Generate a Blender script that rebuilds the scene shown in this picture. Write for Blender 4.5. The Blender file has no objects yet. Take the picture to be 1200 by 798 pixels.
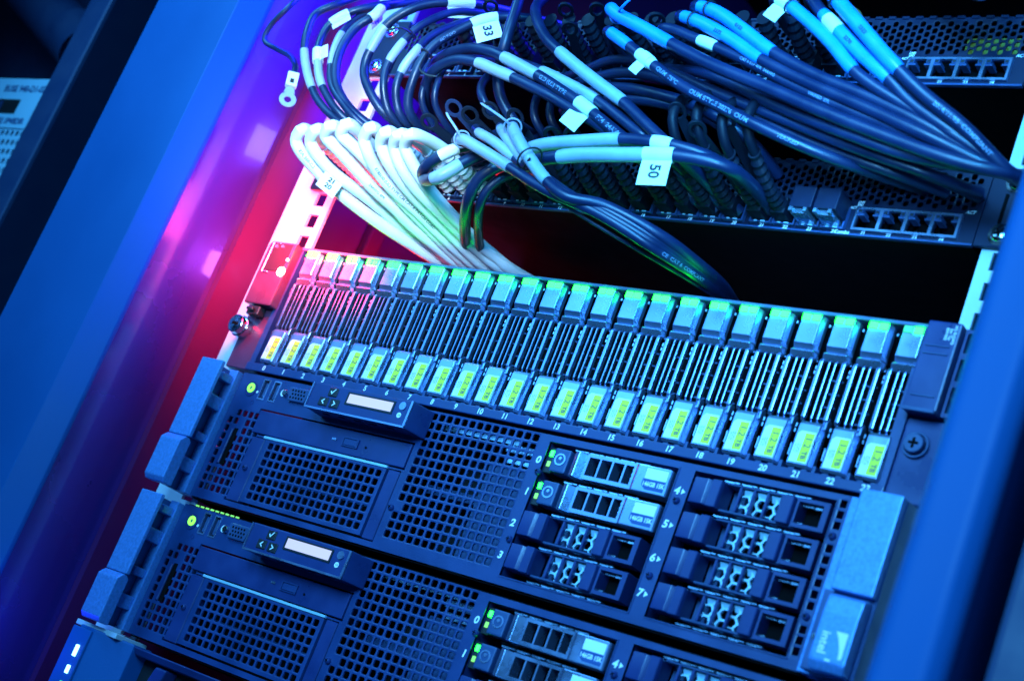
import bpy, bmesh, math, random
from mathutils import Vector, Matrix
random.seed(7)
C = bpy.context.scene.collection
MM = 0.001
U = 44.45

# ------------------------------------------------------------------ camera
FPX = 1791.25
R_RIGHT = Vector((0.7675938, 0.53127485, 0.35853422))
R_DOWN = Vector((0.12121846, 0.42896126, -0.89515268))
R_FWD = Vector((-0.6293694, 0.73057462, 0.26486768))
CAM = Vector((751.90, -619.50, -266.49))            # millimetres
cd = bpy.data.cameras.new('camera'); cam = bpy.data.objects.new('camera', cd); C.objects.link(cam)
cd.sensor_width = 36.0; cd.lens = FPX / 1200 * 36
cd.clip_start = 0.02; cd.clip_end = 20
m = Matrix((R_RIGHT, -R_DOWN, -R_FWD)).transposed().to_4x4(); m.translation = CAM * MM
cam.matrix_world = m
cd.dof.use_dof = True; cd.dof.focus_distance = 0.86; cd.dof.aperture_fstop = 10.0
bpy.context.scene.camera = cam

# ------------------------------------------------------------------ world, exposure
w = bpy.data.worlds.new('World'); bpy.context.scene.world = w; w.use_nodes = True
w.node_tree.nodes['Background'].inputs[0].default_value = (0.010, 0.06, 0.30, 1)
w.node_tree.nodes['Background'].inputs[1].default_value = 0.03
sc = bpy.context.scene
sc.view_settings.view_transform = 'Standard'; sc.view_settings.look = 'None'
sc.view_settings.exposure = 0; sc.view_settings.gamma = 1
sc.render.engine = 'CYCLES'
sc.cycles.use_denoising = True
sc.cycles.max_bounces = 6
sc.cycles.use_light_tree = True

# ------------------------------------------------------------------ lamps
def area(name, loc, target, size, power, col, size_y=None):
    d = bpy.data.lights.new(name, 'AREA'); d.energy = power; d.color = col; d.size = size * MM
    if size_y: d.shape = 'RECTANGLE'; d.size_y = size_y * MM
    o = bpy.data.objects.new(name, d); C.objects.link(o); o.location = Vector(loc) * MM
    o.rotation_euler = (Vector(target) - Vector(loc)).to_track_quat('-Z', 'Y').to_euler()
    return o
def point(name, loc, power, col, rad=4):
    d = bpy.data.lights.new(name, 'POINT'); d.energy = power; d.color = col; d.shadow_soft_size = rad * MM
    o = bpy.data.objects.new(name, d); C.objects.link(o); o.location = Vector(loc) * MM
    return o
KEY = (0.10, 0.50, 1.0)
k_ = area('key_lamp', (470, -860, 190), (330, 0, -80), 260, 3.3, KEY, 440); k_.data.spread = math.radians(70)
area('low_lamp', (780, -420, -480), (430, 0, -130), 260, .8, (0.03, 0.36, 1.0))
k_ = area('sheen_fill', (-330, -820, 260), (200, 0, -60), 560, 1.05, (0.07, 0.42, 1.0), 420); k_.data.spread = math.radians(90)  # unseen area light added to put sheen on the metal faces
k_ = area('front_fill', (-190, -480, 420), (-110, -60, 170), 240, 1.3, KEY); k_.data.spread = math.radians(80)  # added light that brightens the upper part of the left post
k_ = area('cable_fill', (330, -420, 10), (70, -30, 60), 80, .24, (0.45, 0.74, 1.0)); k_.data.spread = math.radians(34)  # extra light aimed at the white cables, no fixture there
k_ = area('top_fill', (640, -600, 150), (340, -40, 150), 180, .85, (0.03, 0.40, 1.0)); k_.data.spread = math.radians(38)  # fill added so the upper right cables and sleeves come up brighter
k_ = area('switch_fill', (600, -430, -60), (350, 8, 62), 60, .12, (0.12, 0.50, 1.0)); k_.data.spread = math.radians(30)  # narrow light added to lift the switch front and its print
k_ = area('violet_lamp', (260, 30, 430), (-65, -10, 110), 150, 2.4, (0.015, 0.01, 1.0)); k_.data.spread = math.radians(50)
def spot(name, loc, target, power, col, angle, blend=1.0, rad=10):
    d = bpy.data.lights.new(name, 'SPOT'); d.energy = power; d.color = col; d.shadow_soft_size = rad * MM
    d.spot_size = math.radians(angle); d.spot_blend = blend
    o = bpy.data.objects.new(name, d); C.objects.link(o); o.location = Vector(loc) * MM
    o.rotation_euler = (Vector(target) - Vector(loc)).to_track_quat('-Z', 'Y').to_euler()
spot('red_status_lamp', (34, -38, -4), (22, 0, 4), 5.2, (1.0, 0.008, 0.04), 160, 1.0, 18)
point('red_inner_fill', (-5, 120, 24), .3, (1.0, 0.004, 0.010), 8)  # unseen red light added inside to redden the gap
area('violet_glint_fill', (38, 78, 116), (-65, -1, 73), 26, 0.045, (0.22, 0.20, 1.0))  # hidden light added for a hot spot mirrored in the side panel
area('pink_glint_fill', (95, 136, 30), (-65, 10, -18), 16, 0.05, (0.75, 0.22, 1.0), 30)  # hidden light added for a pink rectangular reflection on the side panel
point('blue_status_lamp', (-30, -45, -290), 0.06, (0.02, 0.0, 1.0), 4)

# ------------------------------------------------------------------ materials
def mat(name, col, rough=0.5, metal=0.0, spec=0.5, bump=0.0, bscale=900, var=0.0, vscale=60, emit=None, estr=0, coat=0):
    mt = bpy.data.materials.new(name); mt.use_nodes = True
    nt = mt.node_tree; b = nt.nodes['Principled BSDF']
    b.inputs['Base Color'].default_value = (*col, 1); b.inputs['Roughness'].default_value = rough
    b.inputs['Metallic'].default_value = metal; b.inputs['Specular IOR Level'].default_value = spec
    b.inputs['Coat Weight'].default_value = coat; b.inputs['Coat Roughness'].default_value = 0.05
    tc = nt.nodes.new('ShaderNodeTexCoord')
    if bump:
        n = nt.nodes.new('ShaderNodeTexNoise'); n.inputs['Scale'].default_value = bscale; n.inputs['Detail'].default_value = 3
        bp = nt.nodes.new('ShaderNodeBump'); bp.inputs['Strength'].default_value = bump; bp.inputs['Distance'].default_value = 0.0004
        nt.links.new(tc.outputs['Object'], n.inputs['Vector']); nt.links.new(n.outputs['Fac'], bp.inputs['Height'])
        nt.links.new(bp.outputs['Normal'], b.inputs['Normal'])
    n2 = nt.nodes.new('ShaderNodeTexNoise'); n2.inputs['Scale'].default_value = vscale; n2.inputs['Detail'].default_value = 6
    nt.links.new(tc.outputs['Object'], n2.inputs['Vector'])
    mr = nt.nodes.new('ShaderNodeMapRange'); mr.inputs['From Min'].default_value = .3; mr.inputs['From Max'].default_value = .7
    mr.inputs['To Min'].default_value = max(rough - .08, .03); mr.inputs['To Max'].default_value = min(rough + .10, 1)
    nt.links.new(n2.outputs['Fac'], mr.inputs['Value']); nt.links.new(mr.outputs['Result'], b.inputs['Roughness'])
    if var:
        cr = nt.nodes.new('ShaderNodeValToRGB')
        cr.color_ramp.elements[0].position = .35; cr.color_ramp.elements[1].position = .65
        cr.color_ramp.elements[0].color = (*[c * (1 - var) for c in col], 1)
        cr.color_ramp.elements[1].color = (*[min(1, c * (1 + var)) for c in col], 1)
        nt.links.new(n2.outputs['Fac'], cr.inputs['Fac']); nt.links.new(cr.outputs['Color'], b.inputs['Base Color'])
    if emit:
        b.inputs['Emission Color'].default_value = (*emit, 1); b.inputs['Emission Strength'].default_value = estr
    return mt
M = {}
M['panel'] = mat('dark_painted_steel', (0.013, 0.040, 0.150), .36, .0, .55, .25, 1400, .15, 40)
M['panel2'] = mat('dark_plastic', (0.015, 0.032, 0.135), .32, 0, .5, .15, 1600, .12, 50)
M['print'] = mat('cable_print', (0.16, 0.26, 0.42), .5)
M['black'] = mat('black_plastic', (0.012, 0.014, 0.018), .45, 0, .5, .1, 900)
M['void'] = mat('void_black', (0.002, 0.002, 0.003), .9, 0, .1)
M['switch'] = mat('switch_steel', (0.004, 0.009, 0.032), .42, 0, .35, .2, 1200, .2, 40)
M['carrier'] = mat('silver_carrier', (0.30, 0.38, 0.60), .28, .85, .5, .08, 1500, .06, 90)
M['carrier2'] = mat('silver_carrier_rim', (0.40, 0.50, 0.74), .26, .9, .5, .05, 1500, .06, 90)
M['carrier_dark'] = mat('grey_carrier_body', (0.03, 0.065, 0.17), .4, .1, .5, .1, 1200, .1, 90)
M['ear'] = mat('textured_grey_ear', (0.10, 0.26, 0.62), .40, .35, .5, .35, 1300, .12, 600)
M['earflank'] = mat('ear_plastic', (0.03, 0.07, 0.20), .4, .1, .5, .2, 900, .1, 90)
M['post'] = mat('powder_coated_post', (0.006, 0.088, 0.29), .5, 0, .2, .15, 700, .05, 12)
M['inner'] = mat('inner_red_catch', (0.10, 0.012, 0.09), .45, 0, .4)  # reddish colour picked so the added lining shows the red glow
M['wall'] = mat('side_panel_paint', (0.10, 0.035, 0.30), .24, .5, .6, .06, 900, .05, 10, coat=.55)
M['zinc'] = mat('zinc_rail', (0.52, 0.58, 0.66), .45, .15, .5, .1, 800, .06, 30)
M['chrome'] = mat('nickel_screw', (0.75, 0.78, 0.82), .16, 1.0, .5, .05, 500, .1, 200)
M['steel'] = mat('spring_steel', (0.45, 0.62, 0.82), .25, .9, .5, .1, 500, .15, 150)
M['cable'] = mat('dark_cable_jacket', (0.005, 0.015, 0.056), .38, 0, .5, .08, 700, .15, 60)
M['white_cable'] = mat('white_cable_jacket', (0.80, 0.80, 0.80), .38, 0, .5, .10, 300, .05, 80)
M['ear_red_glow'] = mat('ear_plastic_red_glow', (0.075, 0.030, 0.075), .32, 0, .5, .15, 1600, .12, 50)  # red glow of the status light is put into this colour
M['bar'] = mat('carrier_bar', (0.24, 0.33, 0.54), .26, .85, .5, .05, 1500, .06, 90)
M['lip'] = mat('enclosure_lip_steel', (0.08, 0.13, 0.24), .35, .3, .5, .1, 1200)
M['hex'] = mat('bright_sheet_metal', (0.45, 0.68, 0.85), .35, .25, .6)
M['blue_sleeve'] = mat('blue_sleeve', (0.012, 0.24, 0.78), .32, 0, .5, .06, 500, .08, 90)
M['sleeve'] = mat('pale_sleeve', (0.32, 0.38, 0.48), .34, 0, .5, .06, 500, .08, 90)
M['paper'] = mat('white_paper_tag', (0.82, 0.84, 0.84), .6, 0, .3, .1, 600, .03, 200)
M['ink'] = mat('black_ink', (0.01, 0.01, 0.012), .6)
M['white'] = mat('white_print', (0.85, 0.85, 0.85), .5)
M['yellow'] = mat('yellow_green_label', (0.95, 0.80, 0.045), .5, 0, .4, 0, 1, .04, 300)
M['greyink'] = mat('grey_ink', (0.05, 0.09, 0.14), .6)
M['bluelabel'] = mat('blue_label', (0.02, 0.07, 0.25), .5)
M['boot'] = mat('rubber_boot', (0.003, 0.006, 0.015), .5, 0, .2, .1, 500)
M['white_boot'] = mat('white_rubber_boot', (0.62, 0.64, 0.68), .5, 0, .5, .1, 500)
M['led_green'] = mat('lit_green_led', (0.02, .25, .04), .3, emit=(0.005, 1.0, 0.015), estr=28)
M['led_green_dim'] = mat('dim_green_led', (0.1, .5, .2), .3, emit=(0.05, .7, .15), estr=.5)
M['led_lime'] = mat('lime_led', (0.03, .2, .03), .3, emit=(0.20, 1.0, 0.07), estr=2.4)
M['led_limedim'] = mat('small_lime_led', (0.15, .5, .1), .3, emit=(0.30, .95, 0.16), estr=.8)
M['led_red'] = mat('lit_red_led', (0.9, .3, .3), .3, emit=(1.0, 0.30, 0.22), estr=60)
M['led_blue'] = mat('lit_blue_led', (0.5, .7, .9), .3, emit=(0.25, .75, 1.0), estr=4)
M['lcd'] = mat('lit_lcd', (0.15, .15, .2), .3, emit=(0.62, .66, 1.0), estr=.9)
M['glass'] = mat('smoked_cover', (0.02, 0.028, 0.04), .12, 0, .6, 0, 1, 0)
M['gold'] = mat('brass_connector', (0.45, 0.36, 0.12), .35, .6, .5, .3, 500, .2, 90)
M['nbr_white'] = mat('pale_strip', (0.34, 0.66, 0.85), .5)
M['nbr_blue'] = mat('neighbour_blue_post', (0.008, 0.035, 0.11), .5)

# ------------------------------------------------------------------ survey: where a sight line meets a plane (mm)
def W(px, py, y=0.0):
    d = R_RIGHT * ((px - 600) / FPX) + R_DOWN * ((py - 399) / FPX) + R_FWD
    return CAM + d * ((y - CAM.y) / d.y)
def near(xa, za, y):          # a point seen at (xa, za) on the front plane, moved along its sight line to depth y
    k = (y - CAM.y) / (0 - CAM.y)
    return CAM.x + (xa - CAM.x) * k, CAM.z + (za - CAM.z) * k

# ------------------------------------------------------------------ mesh builder (mm)
class MB:
    def __init__(s): s.v = []; s.f = []
    def poly(s, pts):
        n = len(s.v); s.v += [tuple(p) for p in pts]; s.f.append(tuple(range(n, n + len(pts)))); return s
    def loft(s, secs, cap=True, closed=True):
        n = len(s.v); k = len(secs[0])
        for q in secs: s.v += [tuple(p) for p in q]
        for i in range(len(secs) - 1):
            for j in range(k if closed else k - 1):
                a = n + i * k + j; b = n + i * k + (j + 1) % k
                s.f.append((a, b, b + k, a + k))
        if cap:
            s.f.append(tuple(n + j for j in reversed(range(k))))
            s.f.append(tuple(n + (len(secs) - 1) * k + j for j in range(k)))
        return s
    def box(s, x0, x1, y0, y1, z0, z1):
        return s.loft([[(x0, y0, z), (x1, y0, z), (x1, y1, z), (x0, y1, z)] for z in (min(z0, z1), max(z0, z1))])
    def prism_y(s, pts, y0, y1): return s.loft([[(x, y, z) for x, z in pts] for y in (y0, y1)])
    def prism_z(s, pts, z0, z1): return s.loft([[(x, y, z) for x, y in pts] for z in (z0, z1)])
    def prism_x(s, pts, x0, x1): return s.loft([[(x, y, z) for y, z in pts] for x in (x0, x1)])
    def cyl(s, c, r, y0, y1, n=16, r2=None, sx=1, sz=1):
        r2 = r if r2 is None else r2
        return s.loft([[(c[0] + sx * q * math.cos(2 * math.pi * i / n), y, c[1] + sz * q * math.sin(2 * math.pi * i / n)) for i in range(n)] for y, q in ((y0, r), (y1, r2))])
    def ring(s, c, ro, ri, y0, y1, n=20):
        def cr(r, y): return [(c[0] + r * math.cos(2 * math.pi * i / n), y, c[1] + r * math.sin(2 * math.pi * i / n)) for i in range(n)]
        return s.loft([cr(ri, y1), cr(ri, y0), cr(ro, y0), cr(ro, y1), cr(ri, y1)], cap=False)
    def hole_cell(s, x0, x1, z0, z1, hw, hh, y, t, c=.9, cx=None, cz=None):
        cx = (x0 + x1) / 2 if cx is None else cx; cz = (z0 + z1) / 2 if cz is None else cz
        H = [(-hw, -hh + c), (-hw + c, -hh), (hw - c, -hh), (hw, -hh + c), (hw, hh - c), (hw - c, hh), (-hw + c, hh), (-hw, hh - c)]
        n = len(s.v)
        s.v += [(x0, y, z0), (x1, y, z0), (x1, y, z1), (x0, y, z1)]
        s.v += [(cx + a, y + .12, cz + b) for a, b in H] + [(cx + a, y + t, cz + b) for a, b in H]
        o = n + 4
        s.f += [(n, o + 1, o), (n, n + 1, o + 2, o + 1), (n + 1, o + 3, o + 2), (n + 1, n + 2, o + 4, o + 3), (n + 2, o + 5, o + 4),
                (n + 2, n + 3, o + 6, o + 5), (n + 3, o + 7, o + 6), (n + 3, n, o, o + 7)]
        for i in range(8): s.f.append((o + i, o + (i + 1) % 8, o + 8 + (i + 1) % 8, o + 8 + i))
        return s
    def plate(s, x0, x1, z0, z1, y0, y1, holes=()):
        xs = sorted({x0, x1, *[h[0] for h in holes], *[h[1] for h in holes]}); xs = [x for x in xs if x0 <= x <= x1]
        zs = sorted({z0, z1, *[h[2] for h in holes], *[h[3] for h in holes]}); zs = [z for z in zs if z0 <= z <= z1]
        def solid(i, j):
            if i < 0 or j < 0 or i >= len(xs) - 1 or j >= len(zs) - 1: return False
            cx = (xs[i] + xs[i + 1]) / 2; cz = (zs[j] + zs[j + 1]) / 2
            return not any(h[0] < cx < h[1] and h[2] < cz < h[3] for h in holes)
        for i in range(len(xs) - 1):
            for j in range(len(zs) - 1):
                if not solid(i, j): continue
                a, b, c, d = xs[i], xs[i + 1], zs[j], zs[j + 1]
                s.poly([(a, y0, c), (b, y0, c), (b, y0, d), (a, y0, d)]); s.poly([(a, y1, d), (b, y1, d), (b, y1, c), (a, y1, c)])
                if not solid(i - 1, j): s.poly([(a, y0, c), (a, y0, d), (a, y1, d), (a, y1, c)])
                if not solid(i + 1, j): s.poly([(b, y1, c), (b, y1, d), (b, y0, d), (b, y0, c)])
                if not solid(i, j - 1): s.poly([(a, y0, c), (a, y1, c), (b, y1, c), (b, y0, c)])
                if not solid(i, j + 1): s.poly([(a, y1, d), (a, y0, d), (b, y0, d), (b, y1, d)])
        return s
    def mesh(s, name, mt, bevel=0, smooth=False, seg=1):
        me = bpy.data.meshes.new(name); me.from_pydata([(a * MM, b * MM, c * MM) for a, b, c in s.v], [], s.f)
        bm = bmesh.new(); bm.from_mesh(me)
        if bevel:
            bmesh.ops.recalc_face_normals(bm, faces=bm.faces)
            ed = [e for e in bm.edges if len(e.link_faces) == 2 and e.calc_face_angle(0) > math.radians(28)]
            bmesh.ops.bevel(bm, geom=ed, offset=bevel * MM, segments=seg, affect='EDGES', clamp_overlap=True, profile=.6)
        bmesh.ops.recalc_face_normals(bm, faces=bm.faces)
        if smooth:
            for f in bm.faces: f.smooth = True
            for e in bm.edges:
                if len(e.link_faces) == 2 and e.calc_face_angle(0) > math.radians(40): e.smooth = False
        bm.to_mesh(me); bm.free(); me.materials.append(M[mt] if isinstance(mt, str) else mt)
        return me
    def obj(s, name, mt, parent=None, **k): return link(name, s.mesh(name, mt, **k), parent)

def link(name, me, parent=None, loc=None):
    o = bpy.data.objects.new(name, me); C.objects.link(o)
    if parent: o.parent = parent
    if loc: o.location = Vector(loc) * MM
    return o
def tag(o, label=None, cat=None, group=None, kind=None):
    if label: o['label'] = label
    if cat: o['category'] = cat
    if group: o['group'] = group
    if kind: o['kind'] = kind
    return o
def thing(name, loc, label=None, cat=None, group=None):
    o = bpy.data.objects.new(name, None); C.objects.link(o); o.location = Vector(loc) * MM; o.empty_display_size = .01
    return tag(o, label, cat, group)
KIDS = {}
def children_of(o): return [c for c in C.objects if c.parent == o]
def copy_tree(o, parent=None):
    c = o.copy(); C.objects.link(c); c.parent = parent
    for ch in children_of(o): copy_tree(ch, c)
    return c

# text as flat print in the x-z plane facing -y ; rot turns it in that plane (degrees, counter-clockwise seen from the front)
_TX = {}
def text_geo(s, bold=0.0):
    k = (s, bold)
    if k not in _TX:
        cu = bpy.data.curves.new('t', 'FONT'); cu.body = s; cu.align_x = 'CENTER'; cu.align_y = 'CENTER'; cu.resolution_u = 3; cu.offset = bold
        o = bpy.data.objects.new('t', cu); C.objects.link(o); dg = bpy.context.evaluated_depsgraph_get()
        me = bpy.data.meshes.new_from_object(o.evaluated_get(dg))
        _TX[k] = ([(v.co.x, v.co.y) for v in me.vertices], [tuple(p.vertices) for p in me.polygons])
        bpy.data.objects.remove(o); bpy.data.meshes.remove(me); bpy.data.curves.remove(cu)
    return _TX[k]
def text_mb(mb, s, x, y, z, size, rot=0, sx=1.0, bold=0.0, slant=0.0):
    vs, fs = text_geo(s, bold); n = len(mb.v); ca, sa = math.cos(math.radians(rot)), math.sin(math.radians(rot))
    for u, v in vs:
        u = (u + slant * v) * size * sx; v = v * size
        mb.v.append((x + u * ca - v * sa, y, z + u * sa + v * ca))
    mb.f += [tuple(n + i for i in f) for f in fs]
    return mb

# ------------------------------------------------------------------ the setting
MB().box(-700, 900, 620, 640, -600, 700).obj('back_wall', 'void')['kind'] = 'structure'
MB().box(-900, 1100, -900, 640, -640, -620).obj('floor', 'void')['kind'] = 'structure'

# cabinet: posts, side panel, rails
cab = thing('server_cabinet', (0, 0, 0), 'grey blue steel server cabinet frame holding all the stacked equipment', 'server cabinet')
ZB, ZT = -600, 520
MB().prism_z([(-159, -60), (-70, -60), (-56, -46), (-56, -43), (-159, -43)], ZB, ZT).obj('front_post', 'post', cab, bevel=.9, seg=3, smooth=True)
MB().prism_z([(526, -113), (545, -113), (550, -107), (550, -10), (521, -10), (521, -106)], ZB, ZT).obj('front_post', 'post', cab, bevel=5, seg=4, smooth=True)
MB().box(-72, -65.2, -42.8, 600, ZB, ZT).obj('side_panel', 'wall', cab)
MB().box(548, 552, 0.5, 600, ZB, ZT).obj('side_panel', 'wall', cab)
nr = thing('neighbour_cabinet', (0, 0, 0), 'dim blue cabinet edge past the black gap at the lower right corner', 'server cabinet')
MB().box(562.5, 680, -108, 0, ZB, ZT).obj('cabinet_post', 'nbr_blue', nr, bevel=3, seg=2)
MB().box(550.6, 562, -60, 0, ZB, ZT).obj('gap_shade_strip', 'void', nr)  # black strip put in for the dark of the gap
def rail(x0, x1, hx0, hx1):
    mb = MB()
    holes = []
    z = -7 * U
    for u in range(-7, 8):
        for dz in (6.35, 22.225, 38.1):
            zc = u * U + dz; holes.append((hx0, hx1, zc - 4.75, zc + 4.75))
    mb.plate(x0, x1, -7 * U, 8 * U, 10, 12.2, holes)
    return mb
r = rail(-20, 20.5, 5, 14.5); r.box(-20, -18, 12.2, 28, -7 * U, 8 * U); r.obj('mounting_rail', 'zinc', cab)
r = rail(461.5, 492, 467.5, 477); r.box(490, 492, 12.2, 60, -7 * U, 8 * U); r.obj('mounting_rail', 'zinc', cab)

MB().box(-65, -60, 16.5, 262, ZB, ZT).obj('red_catch_panel', 'inner', cab)  # diffuse panel added over the side panel to catch the red light
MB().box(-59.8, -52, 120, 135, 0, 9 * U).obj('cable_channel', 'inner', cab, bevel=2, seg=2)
# neighbouring cabinets
nb = thing('neighbour_cabinet', (0, 0, 0), 'blurred blue cabinet post beyond the black gap at far left', 'server cabinet')
def nbx(xa): return near(xa, 0, -30)[0]
MB().box(nbx(-350), nbx(-318), -30, 60, ZB, ZT).obj('cabinet_post', 'nbr_blue', nb, bevel=3, seg=2)
MB().box(nbx(-318) + 1, -160, 20, 40, ZB, ZT).obj('gap_shade_strip', 'void', nb)  # black box standing in for the shade between the cabinets
MB().box(-640, nbx(-350) - 1, 60, 64, ZB, ZT).obj('rear_panel', 'nbr_blue', nb)
pp = thing('patch_panel', (0, 0, 0), 'blurred pale patch panel with small holes at the far left edge', 'patch panel')
a = W(0, 92, -10); b = W(60, 92, -10); c = W(0, 188, -10)
zt = a.z; zb = c.z - 60; x1 = b.x + 8; x0 = x1 - 190
zband = zt - (zt - c.z) * .42
MB().box(x0, x1, -10, 0, zt - 46, zt).obj('label_strip', 'nbr_white', pp)
mb = MB()
for i in range(26):
    for j in range(9):
        xx = x1 - 4 - i * 7; zz = zt - 46 - 4.4 - j * 8.4
        mb.hole_cell(xx - 3.5, xx + 3.5, zz - 4.2, zz + 4.2, 2.3, 2.6, -9, 3, 1.2)
mb.obj('perforated_plate', 'nbr_white', pp)
MB().box(x0, x1, 5, 6, zt - 130, zt - 46).obj('dark_backing', 'void', pp)
MB().box(x1 - 120, x1 - 34, -10.6, -10.1, zt - 33, zt - 20).obj('dark_window', 'black', pp)
mb = MB()
for i in range(5): mb.box(x1 - 62 - i * 9, x1 - 56 - i * 9, -11, -10.7, zt - 31, zt - 22)
mb.obj('window_slats', 'nbr_blue', pp)
t = MB(); text_mb(t, 'BUSE 940-D1-02', x1 - 36, -10.3, zt - 10, 8.5, bold=.02); t.obj('printed_text', 'bluelabel', pp); t = MB(); text_mb(t, 'BUSE SP48DIR', x1 - 38, -10.3, zt - 40, 7.5, bold=.02); t.obj('printed_text', 'bluelabel', pp)
drum = thing('cable_drum', (0, 0, 0), 'blurred dark blue cylinder hanging above the far left panel', 'pipe')
a = W(35, 5, 20); b = W(88, 40, 20)
dd = Vector((1, 0, -.62)).normalized()
def tube_pts(P, rad, n=14, squash=None):
    """sections round a path P (list of Vectors), parallel-transported frames"""
    T = [(P[min(i + 1, len(P) - 1)] - P[max(i - 1, 0)]).normalized() for i in range(len(P))]
    u = T[0].orthogonal().normalized(); out = []
    for i, p in enumerate(P):
        u = (u - T[i] * u.dot(T[i])).normalized(); v = T[i].cross(u)
        r_ = rad[i] if isinstance(rad, (list, tuple)) else rad
        out.append([tuple(p + (u * math.cos(2 * math.pi * k / n) + v * math.sin(2 * math.pi * k / n)) * r_) for k in range(n)])
    return out
mb = MB(); mb.loft(tube_pts([a - dd * 90, b + dd * 40], 24, 28)); mb.obj('drum_body', 'nbr_blue', drum, smooth=True)
mb = MB(); mb.loft(tube_pts([b + dd * 4, b + dd * 42], 25, 28)); mb.obj('drum_cap', 'nbr_blue', drum, smooth=True)

# ------------------------------------------------------------------ screws
def screw_mesh(rr=4.2, washer=True):
    mb = MB()
    secs = []
    for k, (q, y) in enumerate(((1.0, 0), (1.0, -.5), (.93, -1.1), (.75, -1.7), (.5, -2.1))):
        secs.append([(rr * q * math.cos(2 * math.pi * i / 24), y, rr * q * math.sin(2 * math.pi * i / 24)) for i in range(24)])
    mb.loft(secs)
    if washer: mb.cyl((0, 0), rr * 1.35, 0.01, .9, 28)
    return mb
def cross_mesh(rr=4.2):
    mb = MB(); a = rr * .55; b = rr * .13
    mb.box(-a, a, -2.25, -1.2, -b, b); mb.box(-b, b, -2.27, -1.2, b, a); mb.box(-b, b, -2.27, -1.2, -a, -b); return mb
SCREW = screw_mesh().mesh('screw', 'chrome', smooth=True); CROSS = cross_mesh().mesh('screw_cross', 'void')
SMALL = screw_mesh(1.9, False).mesh('small_screw', 'panel2', smooth=True); SCROSS = cross_mesh(1.9).mesh('small_cross', 'void')
def screw(parent, x, y, z, rot=.4, small=False, mt=None):
    s = link('screw', SMALL if small else SCREW, parent, (x, y, z)); s.rotation_euler.y = rot
    link('screw_cross', SCROSS if small else CROSS, s)
    return s

# ------------------------------------------------------------------ storage enclosure
st = thing('storage_enclosure', (0, 0, 0), 'low wide drive enclosure with 24 upright silver carriers under glowing green lights', 'drive enclosure')
X0, PIT = 36.6, 17.8
mb = MB(); mb.box(20, 456, 58, 480, -88, -1.5); mb.obj('chassis', 'panel', st, bevel=.4)
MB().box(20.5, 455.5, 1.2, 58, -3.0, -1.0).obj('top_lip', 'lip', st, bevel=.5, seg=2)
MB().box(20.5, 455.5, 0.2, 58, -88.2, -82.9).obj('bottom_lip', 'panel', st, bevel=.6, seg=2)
MB().box(21, 25.5, 1.5, 57, -82.8, -3.2).obj('side_wall', 'panel', st); MB().box(450, 455, 1.5, 57, -82.8, -3.2).obj('side_wall', 'panel', st)
mb = MB()
for i in range(24): text_mb(mb, str(i), X0 + i * PIT + 1.0, 0.08, -85.6, 4.4, bold=.03, slant=.1)
mb.obj('printed_numbers', 'white', st)['kind'] = 'stuff'
mb = MB(); mb.box(26, 450, 56, 57.5, -82.8, -3.3)
mb.obj('backplane', 'void', st)
# left status ear
MB().prism_y([(1, -1.5), (24, -1.5), (24, -46), (-1, -46), (-1, -4)], -5, 9.5).obj('status_ear', 'ear_red_glow', st, bevel=1, seg=2)
mb = MB(); mb.box(3.6, 22.5, -5.5, -4.9, -3, -22.5); mb.obj('status_window', 'glass', st, bevel=.3)
mb = MB(); mb.box(3.0, 4.0, -5.9, -4.9, -2.5, -24); mb.box(4.0, 9, -5.9, -4.9, -24, -23.2); mb.box(4, 10, -5.9, -4.9, -3.2, -2.5); mb.obj('window_trim', 'steel', st, bevel=.2)
mb = MB(); mb.cyl((21.6, -22.4), 3.0, -6.4, -5.4, 24); l = mb.obj('status_light', 'led_red', st); l['label'] = 'glowing red status light'
mb = MB(); mb.cyl((22.8, -13.8), 1.0, -6.2, -5.4, 16); mb.obj('status_light', 'led_blue', st)
mb = MB(); mb.cyl((7.5, -5.4), 1.3, -6.2, -5.4, 12); mb.cyl((13, -5.0), 1.1, -6.2, -5.4, 12); mb.obj('indicator_window', 'steel', st)
mb = MB(); mb.box(-1, 24, 3, 9.4, -88, -46.4); mb.obj('ear_plate', 'ear_red_glow', st, bevel=.6)
mb = MB(); mb.cyl((1.5, -61.5), 6.2, -6, 3, 24, 6.6); mb.ring((1.5, -61.5), 7.2, 6.2, -2, 3); mb.obj('thumb_screw', 'chrome', st, smooth=True, bevel=.3)
mb = MB(); mb.box(-1, 4, -6.6, -5.8, -62.3, -60.7); mb.obj('screw_slot', 'void', st)
mb = MB(); mb.box(4, 15, -4, 2, -53, -47); mb.box(6, 12, -7, -4, -51, -49); mb.obj('latch', 'black', st, bevel=.5)
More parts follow.
